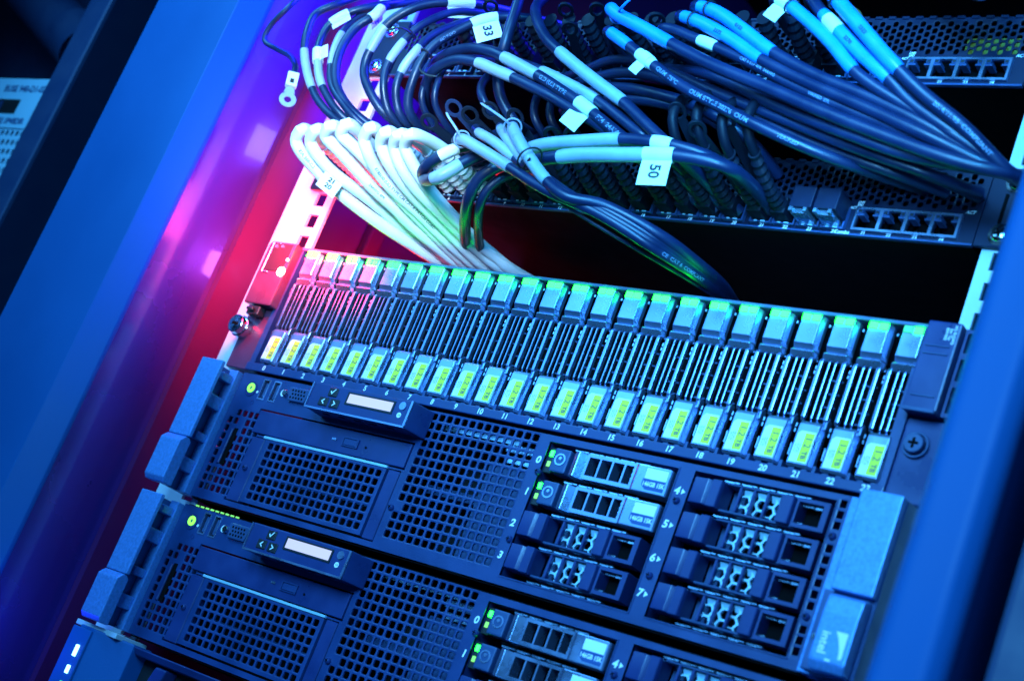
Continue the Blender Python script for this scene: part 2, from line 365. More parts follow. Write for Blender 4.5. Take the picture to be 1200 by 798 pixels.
# right ear
MB().box(454.2, 470.5, -5, 9.5, -46.5, -1.5).obj('cover_ear', 'panel2', st, bevel=.9, seg=2)
mb = MB(); mb.box(456, 468, -5.6, -4.9, -14.5, -13.7); mb.box(456, 468, -5.6, -4.9, -18.5, -17.7); mb.box(456, 468, -5.6, -4.9, -39.5, -38.7); mb.box(454.5, 470.2, -6.1, -4.9, -47, -45.2); mb.obj('cover_ribs', 'carrier_dark', st, bevel=.2)
mb = MB()
for k, s_ in enumerate(('XG 8LQW2', 'Svc Tag', 'EN1002')): text_mb(mb, s_, 468.3 - k * 1.9, -5.2, -7.8, 1.9, rot=-90, bold=.02)
mb.obj('printed_text', 'white', st)['kind'] = 'stuff'
mb = MB(); mb.box(455, 478, 3, 9.4, -88, -47.5); mb.obj('ear_plate', 'panel2', st, bevel=.5)
mb = MB(); mb.plate(471, 479, -46, -2, 0, 9.3, [(472.3, 477.7, -14, -4), (472.3, 477.7, -28, -17), (472.3, 477.7, -44, -31)]); mb.obj('ear_bracket', 'panel2', st, bevel=.3)
mb = MB(); mb.cyl((463, -60.5), 4.6, -1.2, 3, 28); mb.ring((463, -60.5), 6.4, 5.2, 1.2, 3, 28); s1 = mb.obj('captive_screw', 'carrier_dark', st, smooth=True, bevel=.35)
mb = MB(); mb.box(460.6, 465.4, -1.5, 0, -61.1, -59.9); mb.box(462.4, 463.6, -1.52, 0, -59.8, -58); mb.box(462.4, 463.6, -1.52, 0, -63, -61.2)
cr = mb.obj('screw_cross', 'void', s1)

# ------------------------------------------------------------------ drive carriers of the enclosure (local: x 0 = light centre, z 0 = top of enclosure)
def sec(z, yf, xl, xr, yb=5.4, xbl=None, xbr=None, ch=.5):
    xbl = xl - .8 if xbl is None else xbl; xbr = xr + 1.5 if xbr is None else xr + (xbr - xr) * .5
    return [(xbl, yb, z), (xbl, yf + 2.5, z), (xl, yf + ch, z), (xl + ch, yf, z), (xr - ch, yf, z), (xr, yf + ch, z), (xbr, yf + 2.8, z), (xbr, yb, z)]
def make_drive():
    t = thing('drive_carrier', (0, 0, 0))
    mb = MB(); mb.loft([sec(-3.7, 1.3, -5.2, 5.2), sec(-4.1, .1, -5.4, 5.4), sec(-19.4, 0, -5.5, 5.5), sec(-20.4, 1.0, -5.6, 5.6), sec(-22.0, 2.2, -5.8, 5.8, xbr=8.6)])
    mb.obj('cap', 'carrier', t, bevel=.22, seg=2)
    mb = MB(); mb.loft([sec(-22.2, 1.3, -6.2, 6.0, xbr=8.4), sec(-23.0, .9, -6.4, 6.2, xbr=8.4), sec(-25.4, 2.6, -7.0, 6.8, xbr=8.4), sec(-26.2, 3.4, -7.0, 6.8, xbr=8.4)])
    mb.obj('shoulder', 'carrier2', t, bevel=.2)
    def bar(xc, w_, yf, name='grille_bar'):
        m_ = MB(); h = w_ / 2
        dp = yf + (1.5 if w_ < 1.5 else 2.6)
        pr = [(yf + .9, -25.2), (yf, -26.6), (yf, -56.2), (yf + 1.0, -57.8), (dp, -57.8), (dp, -25.2)]
        m_.prism_x(pr, xc - h, xc + h); return m_.obj(name, 'bar', t, bevel=.22 if w_ < 1.5 else .4, seg=2)
    bar(-6.6, 2.0, 1.9, 'side_bar'); bar(-2.4, .9, 2.6); bar(.9, .9, 2.6); bar(5.4, 2.0, 1.9, 'side_bar')
    mb = MB(); mb.box(-7.6, 7.6, 12, 55, -81.5, -4.5); mb.obj('drive_body', 'void', t)
    mb = MB()
    for z in (-33, -40, -47, -53): mb.box(-4.4, 3.4, 11, 11.9, z, z + .8)
    mb.obj('drive_fins', 'carrier_dark', t)
    mb = MB(); mb.loft([sec(-57.6, 3.6, -5.8, 5.0, xbr=8.6), sec(-58.6, 1.2, -6.0, 5.2, xbr=8.6), sec(-60, .6, -6.0, 5.2, xbr=8.4), sec(-80.4, -.5, -6.0, 5.2, xbr=8.3), sec(-81.8, .4, -5.8, 5.0, xbr=8.3)])
    mb.obj('tray', 'carrier', t, bevel=.3, seg=2)
    mb = MB(); mb.prism_x([(3, -55.6), (1.6, -57.0), (1.6, -61), (6, -61), (6, -55.6)], 6.3, 7.5); mb.obj('tray_rim', 'carrier2', t, bevel=.3)
    mb = MB(); mb.box(-4.6, -1.6, 1.2, 4, -83.0, -82.0); mb.box(2.2, 5, 1.2, 4, -83.0, -82.0); mb.box(6.6, 8.2, 3, 8, -82.4, -79); mb.obj('latch_teeth', 'carrier_dark', t)
    mb = MB(); mb.box(-8.5, -7.9, 2.2, 8, -31.2, -29.4); mb.box(-8.5, -7.9, 2.2, 8, -33.6, -32); mb.box(-8.5, -7.9, 2.2, 8, -61.5, -59.5); mb.box(-8.5, -7.9, 2.2, 8, -64.2, -62.4); mb.box(-8.6, -7.8, 2.2, 7, -8.8, -7.5)
    mb.box(-8.4, -7.9, 3.0, 8, -75.5, -69.5)
    mb.obj('side_spring', 'steel', t)['kind'] = 'stuff'
    yl = lambda z: .6 + (-60 - z) / 20.4 * -1.1 - .10
    def flat(x0, x1, z0, z1, off=0):
        return [(x0, yl(z0) - off, z0), (x1, yl(z0) - off, z0), (x1, yl(z1) - off, z1), (x0, yl(z1) - off, z1)]
    mb = MB(); y0, y1 = yl(-63.6), yl(-79.7)
    mb.poly([(-3.4, y0, -63.6), (4.4, y0, -63.6), (4.4, y1, -79.7), (-4.9, y1, -79.7), (-4.9, yl(-65.2), -65.2)]); lab = mb.obj('label', 'white', t)
    mb = MB(); mb.poly(flat(-.9, 4.1, -79.3, -64.4, .05)); mb.obj('label_patch', 'yellow', lab)
    mb = MB(); text_mb(mb, '1.2', 1.7, 0, -69.2, 4.9, rot=-90, bold=.0); text_mb(mb, 'TB', 1.7, 0, -75.8, 3.5, rot=-90, bold=.02)
    mb.v = [(x, yl(z) - .1, z) for x, y, z in mb.v]; mb.obj('label_text', 'greyink', lab)
    mb = MB()
    for q in range(3): text_mb(mb, ('300-1XC4', 'SAS 6G 10K', 'REV A00 C')[q], -3.9 + q * 1.1, 0, -72.6, .95, rot=-90)
    mb.v = [(x, yl(z) - .1, z) for x, y, z in mb.v]; mb.obj('label_small_text', 'greyink', lab)
    for sx in (-1, 1):
        mb = MB(); mb.box(min(sx * .35, sx * 4.9), max(sx * .35, sx * 4.9), -.7, 1, -7.5, -3.9); mb.obj('led_lens', 'led_green', t, bevel=.15)
    return t
d0 = make_drive()
drives = []
NW = ['zero','one','two','three','four','five','six','seven','eight','nine','ten','eleven','twelve','thirteen','fourteen','fifteen','sixteen','seventeen','eighteen','nineteen','twenty','twenty-one','twenty-two','twenty-three']
for i in range(24):
    d = d0 if i == 0 else copy_tree(d0)
    d.location = Vector((X0 + i * PIT, (i * 37 % 5) * .06, 0)) * MM
    lb = 'upright silver drive carrier, yellow 1.2TB label, directly above the printed number ' + NW[i]
    if i == 23: lb = 'rightmost upright silver drive carrier, beside the dark cover ear, one of its two lights dim'
    if i == 0: lb = 'leftmost upright silver drive carrier, beside the glowing red status light'
    tag(d, lb, 'drive carrier', 'upright drive carriers in the enclosure')
    drives.append(d)
lens = [c_ for c_ in children_of(drives[23]) if c_.name.startswith('led_lens')]
lens[0].data = lens[0].data.copy(); lens[0].data.materials[0] = M['led_green_dim']

# ------------------------------------------------------------------ rack servers (local z 0 = top of the unit)
PX0, PX1 = 22.6, 443.5
ZOFF = -2 * U
def L(za): return za - ZOFF          # survey height -> local height of the first server
def make_server():
    t = thing('rack_server', (0, 0, ZOFF))
    top, bot = L(-90.6), L(-173.8)
    bayL = (269.2, 350.0, L(-169.0), L(-94.2)); bayR = (359.4, 436.0, L(-169.0), L(-93.8))
    ventA = (184.2, 184.2 + 14 * 5.6, L(-93.0) - 13 * 5.62, L(-93.0)); ventA = (183.2, 183.2 + 14 * 5.6, L(-90.5) - 14 * 5.62, L(-90.5) - 0)
    ventA = (183.2, 261.6, L(-169.4), L(-90.7) - .0)
    # keep a rim above the first vent row
    ventA = (183.2, 261.6, L(-92.0) - 13.6 * 5.62, L(-92.0) + 0)
    za1 = L(-91.0); ventA = (183.2, 183.2 + 14 * 5.6, za1 - 14 * 5.4, za1)
    ventL = (25.6, 25.6 + 6 * 5.3, L(-113.6) - 10 * 5.5, L(-113.6))
    strip = (436.9, 441.6, L(-169), L(-92.4))
    odd = (50.4, 180.2, L(-127.4), L(-111.0)); tray = (52.4, 178.6, L(-170.6), L(-128.4))
    usb = [(43.6, 48.8, L(-105.2), L(-92.6)), (53.2, 58.4, L(-105.2), L(-92.6))]
    holes = [bayL, bayR, ventA, ventL, strip, odd, tray] + usb
    mb = MB(); mb.plate(PX0, PX1, bot, top, 0, 1.4, holes); fp = mb.obj('front_panel', 'panel', t)
    mb = MB(); mb.box(24, 452, 60, 560, L(-175.5), L(-90)); mb.box(24, 446, 24, 60, L(-175), L(-174)); mb.box(24, 446, 1.6, 60, L(-90.6), L(-89.8)); mb.box(24, 446, 1.6, 60, L(-174.9), L(-174.1)); mb.obj('chassis', 'void', t)
    MB().box(182, 263, 46, 48, L(-173.5), L(-91)).obj('fan_wall', 'black', t)
    # metal seen through the vent
    mb = MB(); mb.box(238, 262, 6, 7, L(-102.8), L(-98.4)); mb.box(240, 262, 8, 9, L(-108.4), L(-104.8)); mb.box(186, 240, 12, 13.5, L(-96.8), L(-93.4)); mb.obj('inner_bracket', 'steel', t)
    mb = MB(); mb.box(228, 263, 10, 46, L(-171), L(-108.9)); mb.box(184, 227.8, 18, 46, L(-133), L(-128)); mb.obj('inner_housing', 'carrier_dark', t)
    mb = MB()
    for k in range(6): mb.box(26 + k * 5.3, 27 + k * 5.3, 20, 24, L(-170), L(-112))
    mb.box(69, 170, 14, 14.6, L(-150), L(-149)); mb.obj('inner_ribs', 'carrier_dark', t)
    # vents
    mb = MB()
    for i in range(14):
        for j in range(14):
            x = ventA[0] + i * 5.6; z = ventA[3] - (j + 1) * 5.4
            if i == 0 and j == 10: mb.poly([(x, 0, z), (x + 5.6, 0, z), (x + 5.6, 0, z + 5.4), (x, 0, z + 5.4)]); continue
            mb.hole_cell(x, x + 5.6, z, z + 5.4, 2.15, 2.0, 0, 1.2, .75)
    v = mb.obj('vent_grille', 'panel', t)
    mb = MB()
    for i in range(6):
        for j in range(10):
            x = ventL[0] + i * 5.3; z = ventL[3] - (j + 1) * 5.5
            if i in (1,) and 2 <= j <= 6 or (i == 2 and j in (1, 2)) or (i == 0 and j == 0):
                mb.poly([(x, 0, z), (x + 5.3, 0, z), (x + 5.3, 0, z + 5.5), (x, 0, z + 5.5)]); continue
            mb.hole_cell(x, x + 5.3, z, z + 5.5, 1.95, 2.0, 0, 1.2, .6)
    mb.obj('vent_grille', 'panel', t)
    mb = MB()
    z = strip[3]
    zs = [L(a_) for a_ in (-94.9, -100.2, -105.4, -110.8, -116.6, -122.1, -127.6, -133.1, -138.6, -144.0, -149.3, -155.2, -160.3, -165.4)]
    for k, zc in enumerate(zs):
        z1 = strip[3] if k == 0 else (zs[k - 1] + zc) / 2; z0 = strip[2] if k == len(zs) - 1 else (zs[k + 1] + zc) / 2
        if k in (3, 10): mb.poly([(strip[0], 0, z0), (strip[1], 0, z0), (strip[1], 0, z1), (strip[0], 0, z1)])
        else: mb.hole_cell(strip[0], strip[1], z0, z1, 1.75, 1.9, 0, 1.2, .4, cz=zc)
    mb.obj('vent_strip', 'panel', t)
    for (x, za) in ((439.2, -110.8), (439.2, -149.3), (182.0, -149.5), (268.7, -111.6), (267.2, -149.8), (354.6, -110.4), (354.6, -149.4), (59.6, -149)):
        screw(t, x, .02, L(za), rot=random.random() * 3, small=True)
    # info tag in the left vent
    mb = MB(); mb.box(33.2, 35.6, -1.2, .8, L(-150.5), L(-127.5)); mb.obj('pull_tag', 'panel2', t, bevel=.4)
    mb = MB(); mb.box(35.8, 39.2, -.2, 0.9, L(-150.5), L(-126.5)); mb.obj('tag_slot', 'void', t)
    # power button
    mb = MB(); mb.ring((34.8, L(-100)), 5.0, 4.2, -.5, .6, 32); mb.cyl((34.8, L(-100)), 4.0, -.3, .5, 28, 4.2); pb = mb.obj('power_button', 'panel2', t, smooth=True)
    mb = MB(); mb.ring((34.8, L(-99.6)), 3.0, 1.2, -.8, -.31, 24); mb.obj('power_ring', 'led_lime', pb)
    mb = MB(); mb.ring((40.7, L(-108.5)), 1.6, 1.1, -.2, .2, 16); mb.obj('button_ring', 'panel2', t)
    mb = MB(); mb.cyl((41.2, L(-101.3)), .9, -.15, .1, 12); mb.ring((63.4, L(-98.6)), 2.2, 1.2, -.15, .1); mb.obj('port_icons', 'white', t)
    # usb ports
    for x0_, x1_, z0_, z1_ in usb:
        mb = MB(); mb.plate(x0_ - .5, x1_ + .5, z0_ - .5, z1_ + .5, -.35, 8, [(x0_ + .35, x1_ - .35, z0_ + .35, z1_ - .35)]); up = mb.obj('usb_port', 'carrier2', t)
        mb = MB(); mb.box(x0_ + 1.6, x1_ - 1.9, 1, 8, z0_ + 1.6, z1_ - 1.6); mb.obj('port_tongue', 'carrier_dark', up)
    # vga port
    mb = MB(); cx, cz = 78.5, L(-98.4)
    D = [(-9, 4.2), (9, 4.2), (7.2, -4.6), (-7.2, -4.6)]
    mb.prism_y([(cx + a_, cz + b_) for a_, b_ in D], -2.6, 1); vg = mb.obj('video_port', 'carrier_dark', t, bevel=.7, seg=2)
    D2 = [(-9.9, 4.9), (9.9, 4.9), (8, -5.4), (-8, -5.4)]
    mb = MB(); mb.prism_y([(cx + a_, cz + b_) for a_, b_ in D2], -.5, .9); mb.obj('port_shell', 'carrier2', vg, bevel=.6)
    mb = MB()
    for rr_ in range(3):
        for q in range(5): mb.cyl((cx - 5.2 + q * 2.5 + (rr_ % 2) * .9, cz + 2.2 - rr_ * 2.3), .75, -2.7, -2.55, 8)
    mb.obj('pin_holes', 'void', vg)
    mb = MB(); mb.cyl((66.6, cz - .3), 2.2, -2.6, 1, 6); mb.obj('port_nut', 'chrome', vg, bevel=.3)
    mb = MB(); mb.plate(85.6, 89.4, L(-91.9), L(-89.6) - 1.0 + .2, -.12, 0, [(86.4, 88.6, L(-91.3), L(-90.4) - .3)]); mb.obj('screen_icon', 'white', t)
    # lcd module, a box standing proud
    mz1, mz0 = L(-91.6), L(-108.0)
    mb = MB(); mb.prism_z([(101.5, -15), (181.8, -15), (185.8, 0), (101.5, 0)], mz0, mz1); lm = mb.obj('display_module', 'panel2', t, bevel=.9, seg=2)
    def mx(xa): return near(xa, 0, -15)[0]
    def mzz(za): return L(near(0, za, -15)[1])
    lx0, lx1, lz0, lz1 = mx(117.2), mx(153.2), mzz(-96.4), mzz(-90.6)
    mb = MB(); mb.plate(lx0 - 1.2, lx1 + 1.2, lz0 - 1.1, lz1 + .9, -15.5, -15.02, [(lx0, lx1, lz0, lz1)]); mb.obj('display_frame', 'black', lm, bevel=.15)
    mb = MB(); mb.box(lx0 + .05, lx1 - .05, -15.3, -15.03, lz0 + .05, lz1 - .05); d_ = mb.obj('display_screen', 'lcd', lm)
    mb = MB(); mb.plate(101.6, 181.7, mz0 - .1, mz0 + 1.0, -16.0, -15.05); mb.plate(180.6, 182.0, mz0 + 1.1, mz1 - .4, -16.0, -15.05); mb.plate(101.5, 102.4, mz0 + 1.1, mz1 - .4, -16, -15.05); mb.obj('module_trim', 'carrier', lm, bevel=.25)
    for k, (xa, za, ch_) in enumerate(((103.8, -91.8, 'v'), (98.8, -98.4, '<'), (108.2, -98.6, '>'))):
        x, z = mx(xa), mzz(za)
        mb = MB(); mb.box(x - 3.6, x + 3.6, -15.7, -15.05, z - 2.7, z + 2.7); bt = mb.obj('button', 'black', lm, bevel=.35)
        mb = MB()
        if ch_ == 'v':
            mb.poly([(x - 1.9, -15.8, z + .2), (x - 1.2, -15.8, z + .7), (x - .4, -15.8, z - .4), (x + 1.6, -15.8, z + 2.1), (x + 2.1, -15.8, z + 1.8), (x - .4, -15.8, z - 1.6)])
        else:
            s_ = -1 if ch_ == '<' else 1
            mb.poly([(x + s_ * 1.4, -15.8, z), (x - s_ * 1.0, -15.8, z + 1.8), (x - s_ * 1.0, -15.8, z + .9), (x + s_ * .2, -15.8, z), (x - s_ * 1.0, -15.8, z - .9), (x - s_ * 1.0, -15.8, z - 1.8)])
        mb.obj('button_mark', 'white', bt)
    x, z = mx(160.6), mzz(-91.5); mb = MB(); mb.cyl((x, z), 2.4, -15.6, -15.03, 24); mb.obj('round_button', 'carrier', lm, smooth=True)
    mb = MB(); mb.ring((mx(160.2), mzz(-97.2)), 1.6, .8, -15.2, -15.03, 20); mb.box(mx(160.2) - .3, mx(160.2) + .3, -15.25, -15.05, mzz(-97.2) - .8, mzz(-97.2) + .8); mb.obj('id_mark', 'white', lm)
    mb = MB()
    for k in range(5): mb.box(112 + k * 13, 117 + k * 13, -10 + .1, -8.4, mz0 - .18, mz0 - .02)
    mb.obj('module_slots', 'void', lm)
    # optical drive
    mb = MB(); mb.box(51.4, 179.2, -.6, 14, L(-126.5), L(-112.1)); od = mb.obj('optical_drive', 'panel2', t, bevel=.5, seg=2)
    mb = MB(); mb.plate(127.6, 140.4, L(-122.2), L(-116.6), -1.5, -.95, [(128.6, 139.4, L(-121.6), L(-117.2))]); mb.box(128.9, 139.1, -1.45, -.95, L(-121.3), L(-117.5)); mb.obj('eject_button', 'panel', od, bevel=.15)
    mb = MB(); mb.box(118.8, 122.4, -1.2, -.95, L(-119.9), L(-118.7)); mb.obj('activity_light', 'carrier2', od)
    mb = MB(); mb.cyl((146.8, L(-120.2)), .7, -1.1, -.95, 10); mb.obj('eject_hole', 'void', od)
    mb = MB(); mb.box(64.5, 168, -1.4, 6, L(-128.9), L(-127.3)); mb.obj('tray_edge', 'hex', t, bevel=.3)
    # perforated blank below
    mb = MB(); gx0, gx1, gz1, gz0 = 70.0, 70.0 + 17 * 5.65, L(-130.0), L(-130.0) - 7 * 5.3
    mb.plate(66.6, 168.2, L(-169.2), L(-129.2), -.9, 3, [(gx0, gx1, gz0, gz1)])
    for i in range(17):
        for j in range(7):
            mb.hole_cell(gx0 + i * 5.65, gx0 + (i + 1) * 5.65, gz1 - (j + 1) * 5.3, gz1 - j * 5.3, 2.15, 1.95, -.9, 1.2, .7)
    mb.obj('perforated_blank', 'panel', t)
    mb = MB(); mb.box(54.0, 65.2, -.3, 4, L(-170.0), L(-129.0)); mb.obj('blank_side_strip', 'panel2', t, bevel=.4); MB().box(169.4, 178.0, -.3, 4, L(-170.0), L(-129.0)).obj('blank_side_strip', 'panel2', t, bevel=.4)
    mb = MB(); mb.box(52.6, 178.4, 22, 23, L(-170.3), L(-129)); mb.obj('blank_backing', 'void', t)
    # bay frames
    for b_ in (bayL, bayR):
        mb = MB(); mb.plate(b_[0] - .55, b_[1] + .55, b_[2] - .7, b_[3] + .7, -.5, 12, [b_]); mb.obj('bay_frame', 'panel', t, bevel=.35)
        mb = MB(); mb.box(b_[0] + .3, b_[1] - .3, 40, 41, b_[2], b_[3]); mb.obj('bay_backing', 'void', t)
        for k in range(5):      # springy guides between the rows
            zc = b_[3] - .9 - k * 18.2 if k else b_[3] - 1.3
            if zc < b_[2] + .4: zc = b_[2] + 1.0
            for q in range(5):
                mb = MB(); x = b_[0] + 16 + q * 9.6
                mb.box(x, x + 8.6, 1.6, 12, zc - .5, zc + .4); mb.box(x + 1, x + 6.2, 1.0, 1.6, zc - .9, zc + .1)
                mb.obj('guide_spring', 'steel', t, bevel=.2)
    # printed numbers
    mb = MB()
    for s_, xa, za in (('0', 266.6, -105.2), ('1', 266.8, -123.1), ('2', 265.8, -141.0), ('3', 265.6, -158.8), ('4', 351.9, -105.4), ('5', 351.9, -123.0), ('6', 351.6, -140.6), ('7', 351.4, -158.6)):
        text_mb(mb, s_, xa + (1.2 if s_ in '4567' else -.6), -.12, L(za), 5.4, bold=.035, slant=.12, sx=1.1)
        if s_ in '4567': x = xa + 4.6; mb.poly([(x - .9, -.12, L(za) + 1.5), (x + 1.3, -.12, L(za)), (x - .9, -.12, L(za) - 1.5)])
    # shift right-bay numbers clear of the frame
    mb.obj('printed_numbers', 'white', t)['kind'] = 'stuff'
    # left ear with handle, pegs and flange
    MB().box(7.0, 26.8, -23, -20.2, L(-143.6), L(-92.3)).obj('ear_handle', 'ear', t, bevel=.8, seg=2)
    mb = MB(); mb.prism_x([(-26.5, L(-147.5)), (-26.5, L(-172)), (-24.5, L(-174.8)), (-18, L(-174.8)), (-18, L(-146)), (-20, L(-143.9)), (-23, L(-143.9))], 6.6, 25.2); mb.obj('release_latch', 'ear', t, bevel=.8, seg=2)
    mb = MB(); mb.box(9.0, 14, -20, 9.6, L(-174), L(-92.6)); mb.obj('ear_wall', 'earflank', t, bevel=.4)
    mb = MB(); mb.box(14.2, 21.8, -4.2, 9.6, L(-174), L(-91.6)); mb.obj('ear_flange', 'ear', t, bevel=.5, seg=2)
    for k, za in enumerate((-99, -116, -139, -158)):
        mb = MB(); mb.box(14.2, 20.5, -15.5 if k % 2 else -13, -4.4, L(za) - (4.2 if k % 2 else 2.6), L(za) + (4.2 if k % 2 else 2.6)); mb.obj('ear_peg', 'ear', t, bevel=.8, seg=2)
    # right ear
    MB().box(457.4, 477.2, -24, -19, L(-139.0), L(-92.4)).obj('ear_handle', 'ear', t, bevel=.8, seg=2)
    mb = MB(); mb.prism_x([(-27.0, L(-142.2)), (-28.2, L(-150)), (-28.2, L(-171)), (-26, L(-174.6)), (-19, L(-174.6)), (-19, L(-140.6)), (-23, L(-140.6))], 459.5, 476.4); rl = mb.obj('release_latch', 'ear', t, bevel=.9, seg=2)
    mb = MB(); mb.box(458, 477.6, -19, 9.6, L(-174.8), L(-92.6)); mb.box(452.2, 457.4, -18, 9.6, L(-174.4), L(-138.4)); mb.box(455, 457.6, -15, 9.6, L(-138), L(-93)); mb.obj('ear_wall', 'earflank', t, bevel=.5)
    mb = MB(); mb.box(444.2, 454.6, -4, 9.6, L(-174), L(-91.6)); mb.obj('ear_flange', 'ear', t, bevel=.5, seg=2)
    for za in (-119, -160): mb = MB(); mb.cyl((455.0, L(za)), 1.4, -16.2 if za > -130 else -19, -12, 12); mb.obj('ear_rivet', 'chrome', t, smooth=True)
    # badge print on the latch: ring, word, swoosh corner
    bx, bz, by = 467.6, L(-163.0), -28.35
    mb = MB(); text_mb(mb, 'intel', bx - 3.2, by, bz, 5.6, rot=-90, bold=.02)
    pts = [(4.3 + 4.4 * math.cos(a_), 7.2 * math.sin(a_)) for a_ in [math.radians(x_) for x_ in range(100, 261, 16)]]
    mb.poly([(bx + 1.0, by, bz + 5.8), (bx + 6.6, by, bz + 5.8), (bx + 6.6, by, bz - 5.6), (bx + 5.2, by, bz - 5.6), (bx + 4.4, by, bz - 1.2), (bx + 2.8, by, bz + 3)])
    mb.box(bx - .6, bx + 2.0, by - .02, by, bz - 7.4, bz - 6.5)
    mb.obj('badge_print', 'white', t)
    return t
s1 = make_server()
tag(s1, 'upper of the two rack servers, directly below the row of upright drives', 'rack server', 'rack servers')
s2 = copy_tree(s1); s2.location.z = (ZOFF - 2 * U) * MM
mb = MB()
for k in range(9): mb.box(33 + k * 4.6, 35.6 + k * 4.6, -.9, -.2, -1.55, -.65)
mb.obj('lime_dashes', 'led_limedim', s2)['kind'] = 'stuff'  # row of emissive lime dashes along the top edge
tag(s2, 'lower rack server cut by the bottom edge, above the unit with blue lights', 'rack server', 'rack servers')

# ------------------------------------------------------------------ small drives in the servers (local: x 0 left, z 0 row centre)
def make_live():
    t = thing('hard_drive', (0, 0, 0))
    MB().box(0, 5.0, -1.2, 12, -7.0, 7.0).obj('light_column', 'black', t, bevel=.4)
    mb = MB(); mb.box(1.2, 3.4, -1.7, -1.1, 2.0, 5.4); mb.obj('led_lens', 'led_green', t, bevel=.2)
    mb = MB(); mb.box(1.2, 3.4, -1.6, -1.1, -3.6, -.6); mb.obj('led_lens', 'led_limedim', t, bevel=.2)
    mb = MB(); mb.box(5.6, 15.6, -4.4, 6, -6.4, 6.6); rb = mb.obj('release_button', 'carrier_dark', t, bevel=.9, seg=2)
    mb = MB(); mb.ring((10.6, .6), 3.3, 2.5, -4.75, -4.3, 24); mb.cyl((10.6, 1.3), .9, -4.75, -4.3, 12); mb.obj('button_ring', 'carrier2', rb)
    mb = MB(); mb.prism_z([(16.6, 5), (18.6, -4.6), (21.4, -5.6), (26.2, -1.6), (26.2, 5)], -6.8, 7.0); mb.obj('handle_ramp', 'carrier', t, bevel=.35, seg=2)
    xs = [27.2, 34.6, 42.0, 49.4, 55.2]
    mb = MB(); mb.plate(26.3, 56.0, -6.8, 7.0, -4.6, 3, [(xs[k] + .6, xs[k + 1] - .4, -4.7, 5.2) for k in range(4)]); mb.obj('grille_frame', 'carrier', t, bevel=.35, seg=2)
    MB().box(18, 76, 6.2, 34, -6.4, 6.4).obj('drive_body', 'void', t)
    mb = MB(); mb.prism_z([(56.1, 4), (56.1, -4.8), (57.6, -5.6), (76.0, -5.6), (77.0, -4.6), (77.0, 6)], -7.0, 7.0); mb.obj('label_block', 'carrier', t, bevel=.5, seg=2)
    mb = MB(); mb.box(63.0, 75.4, -5.75, -5.61, .2, 5.6); mb.obj('label_top', 'white', t)
    mb = MB(); mb.prism_y([(63.0, .1), (75.4, .1), (75.4, -5.4), (65, -5.4), (62.4, -3.4), (62.4, .1)], -5.76, -5.61); lb = mb.obj('label', 'bluelabel', t)
    mb = MB(); text_mb(mb, '146GB 15K', 69.0, -5.8, -2.5, 3.2, bold=.03, sx=.84); mb.obj('label_text', 'white', lb)
    mb = MB()
    for k in range(4): mb.box(53.5, 54.4, -3, -2, -4 + k * 2.4, -2.8 + k * 2.4)
    mb.obj('latch_wave', 'carrier2', t)
    return t
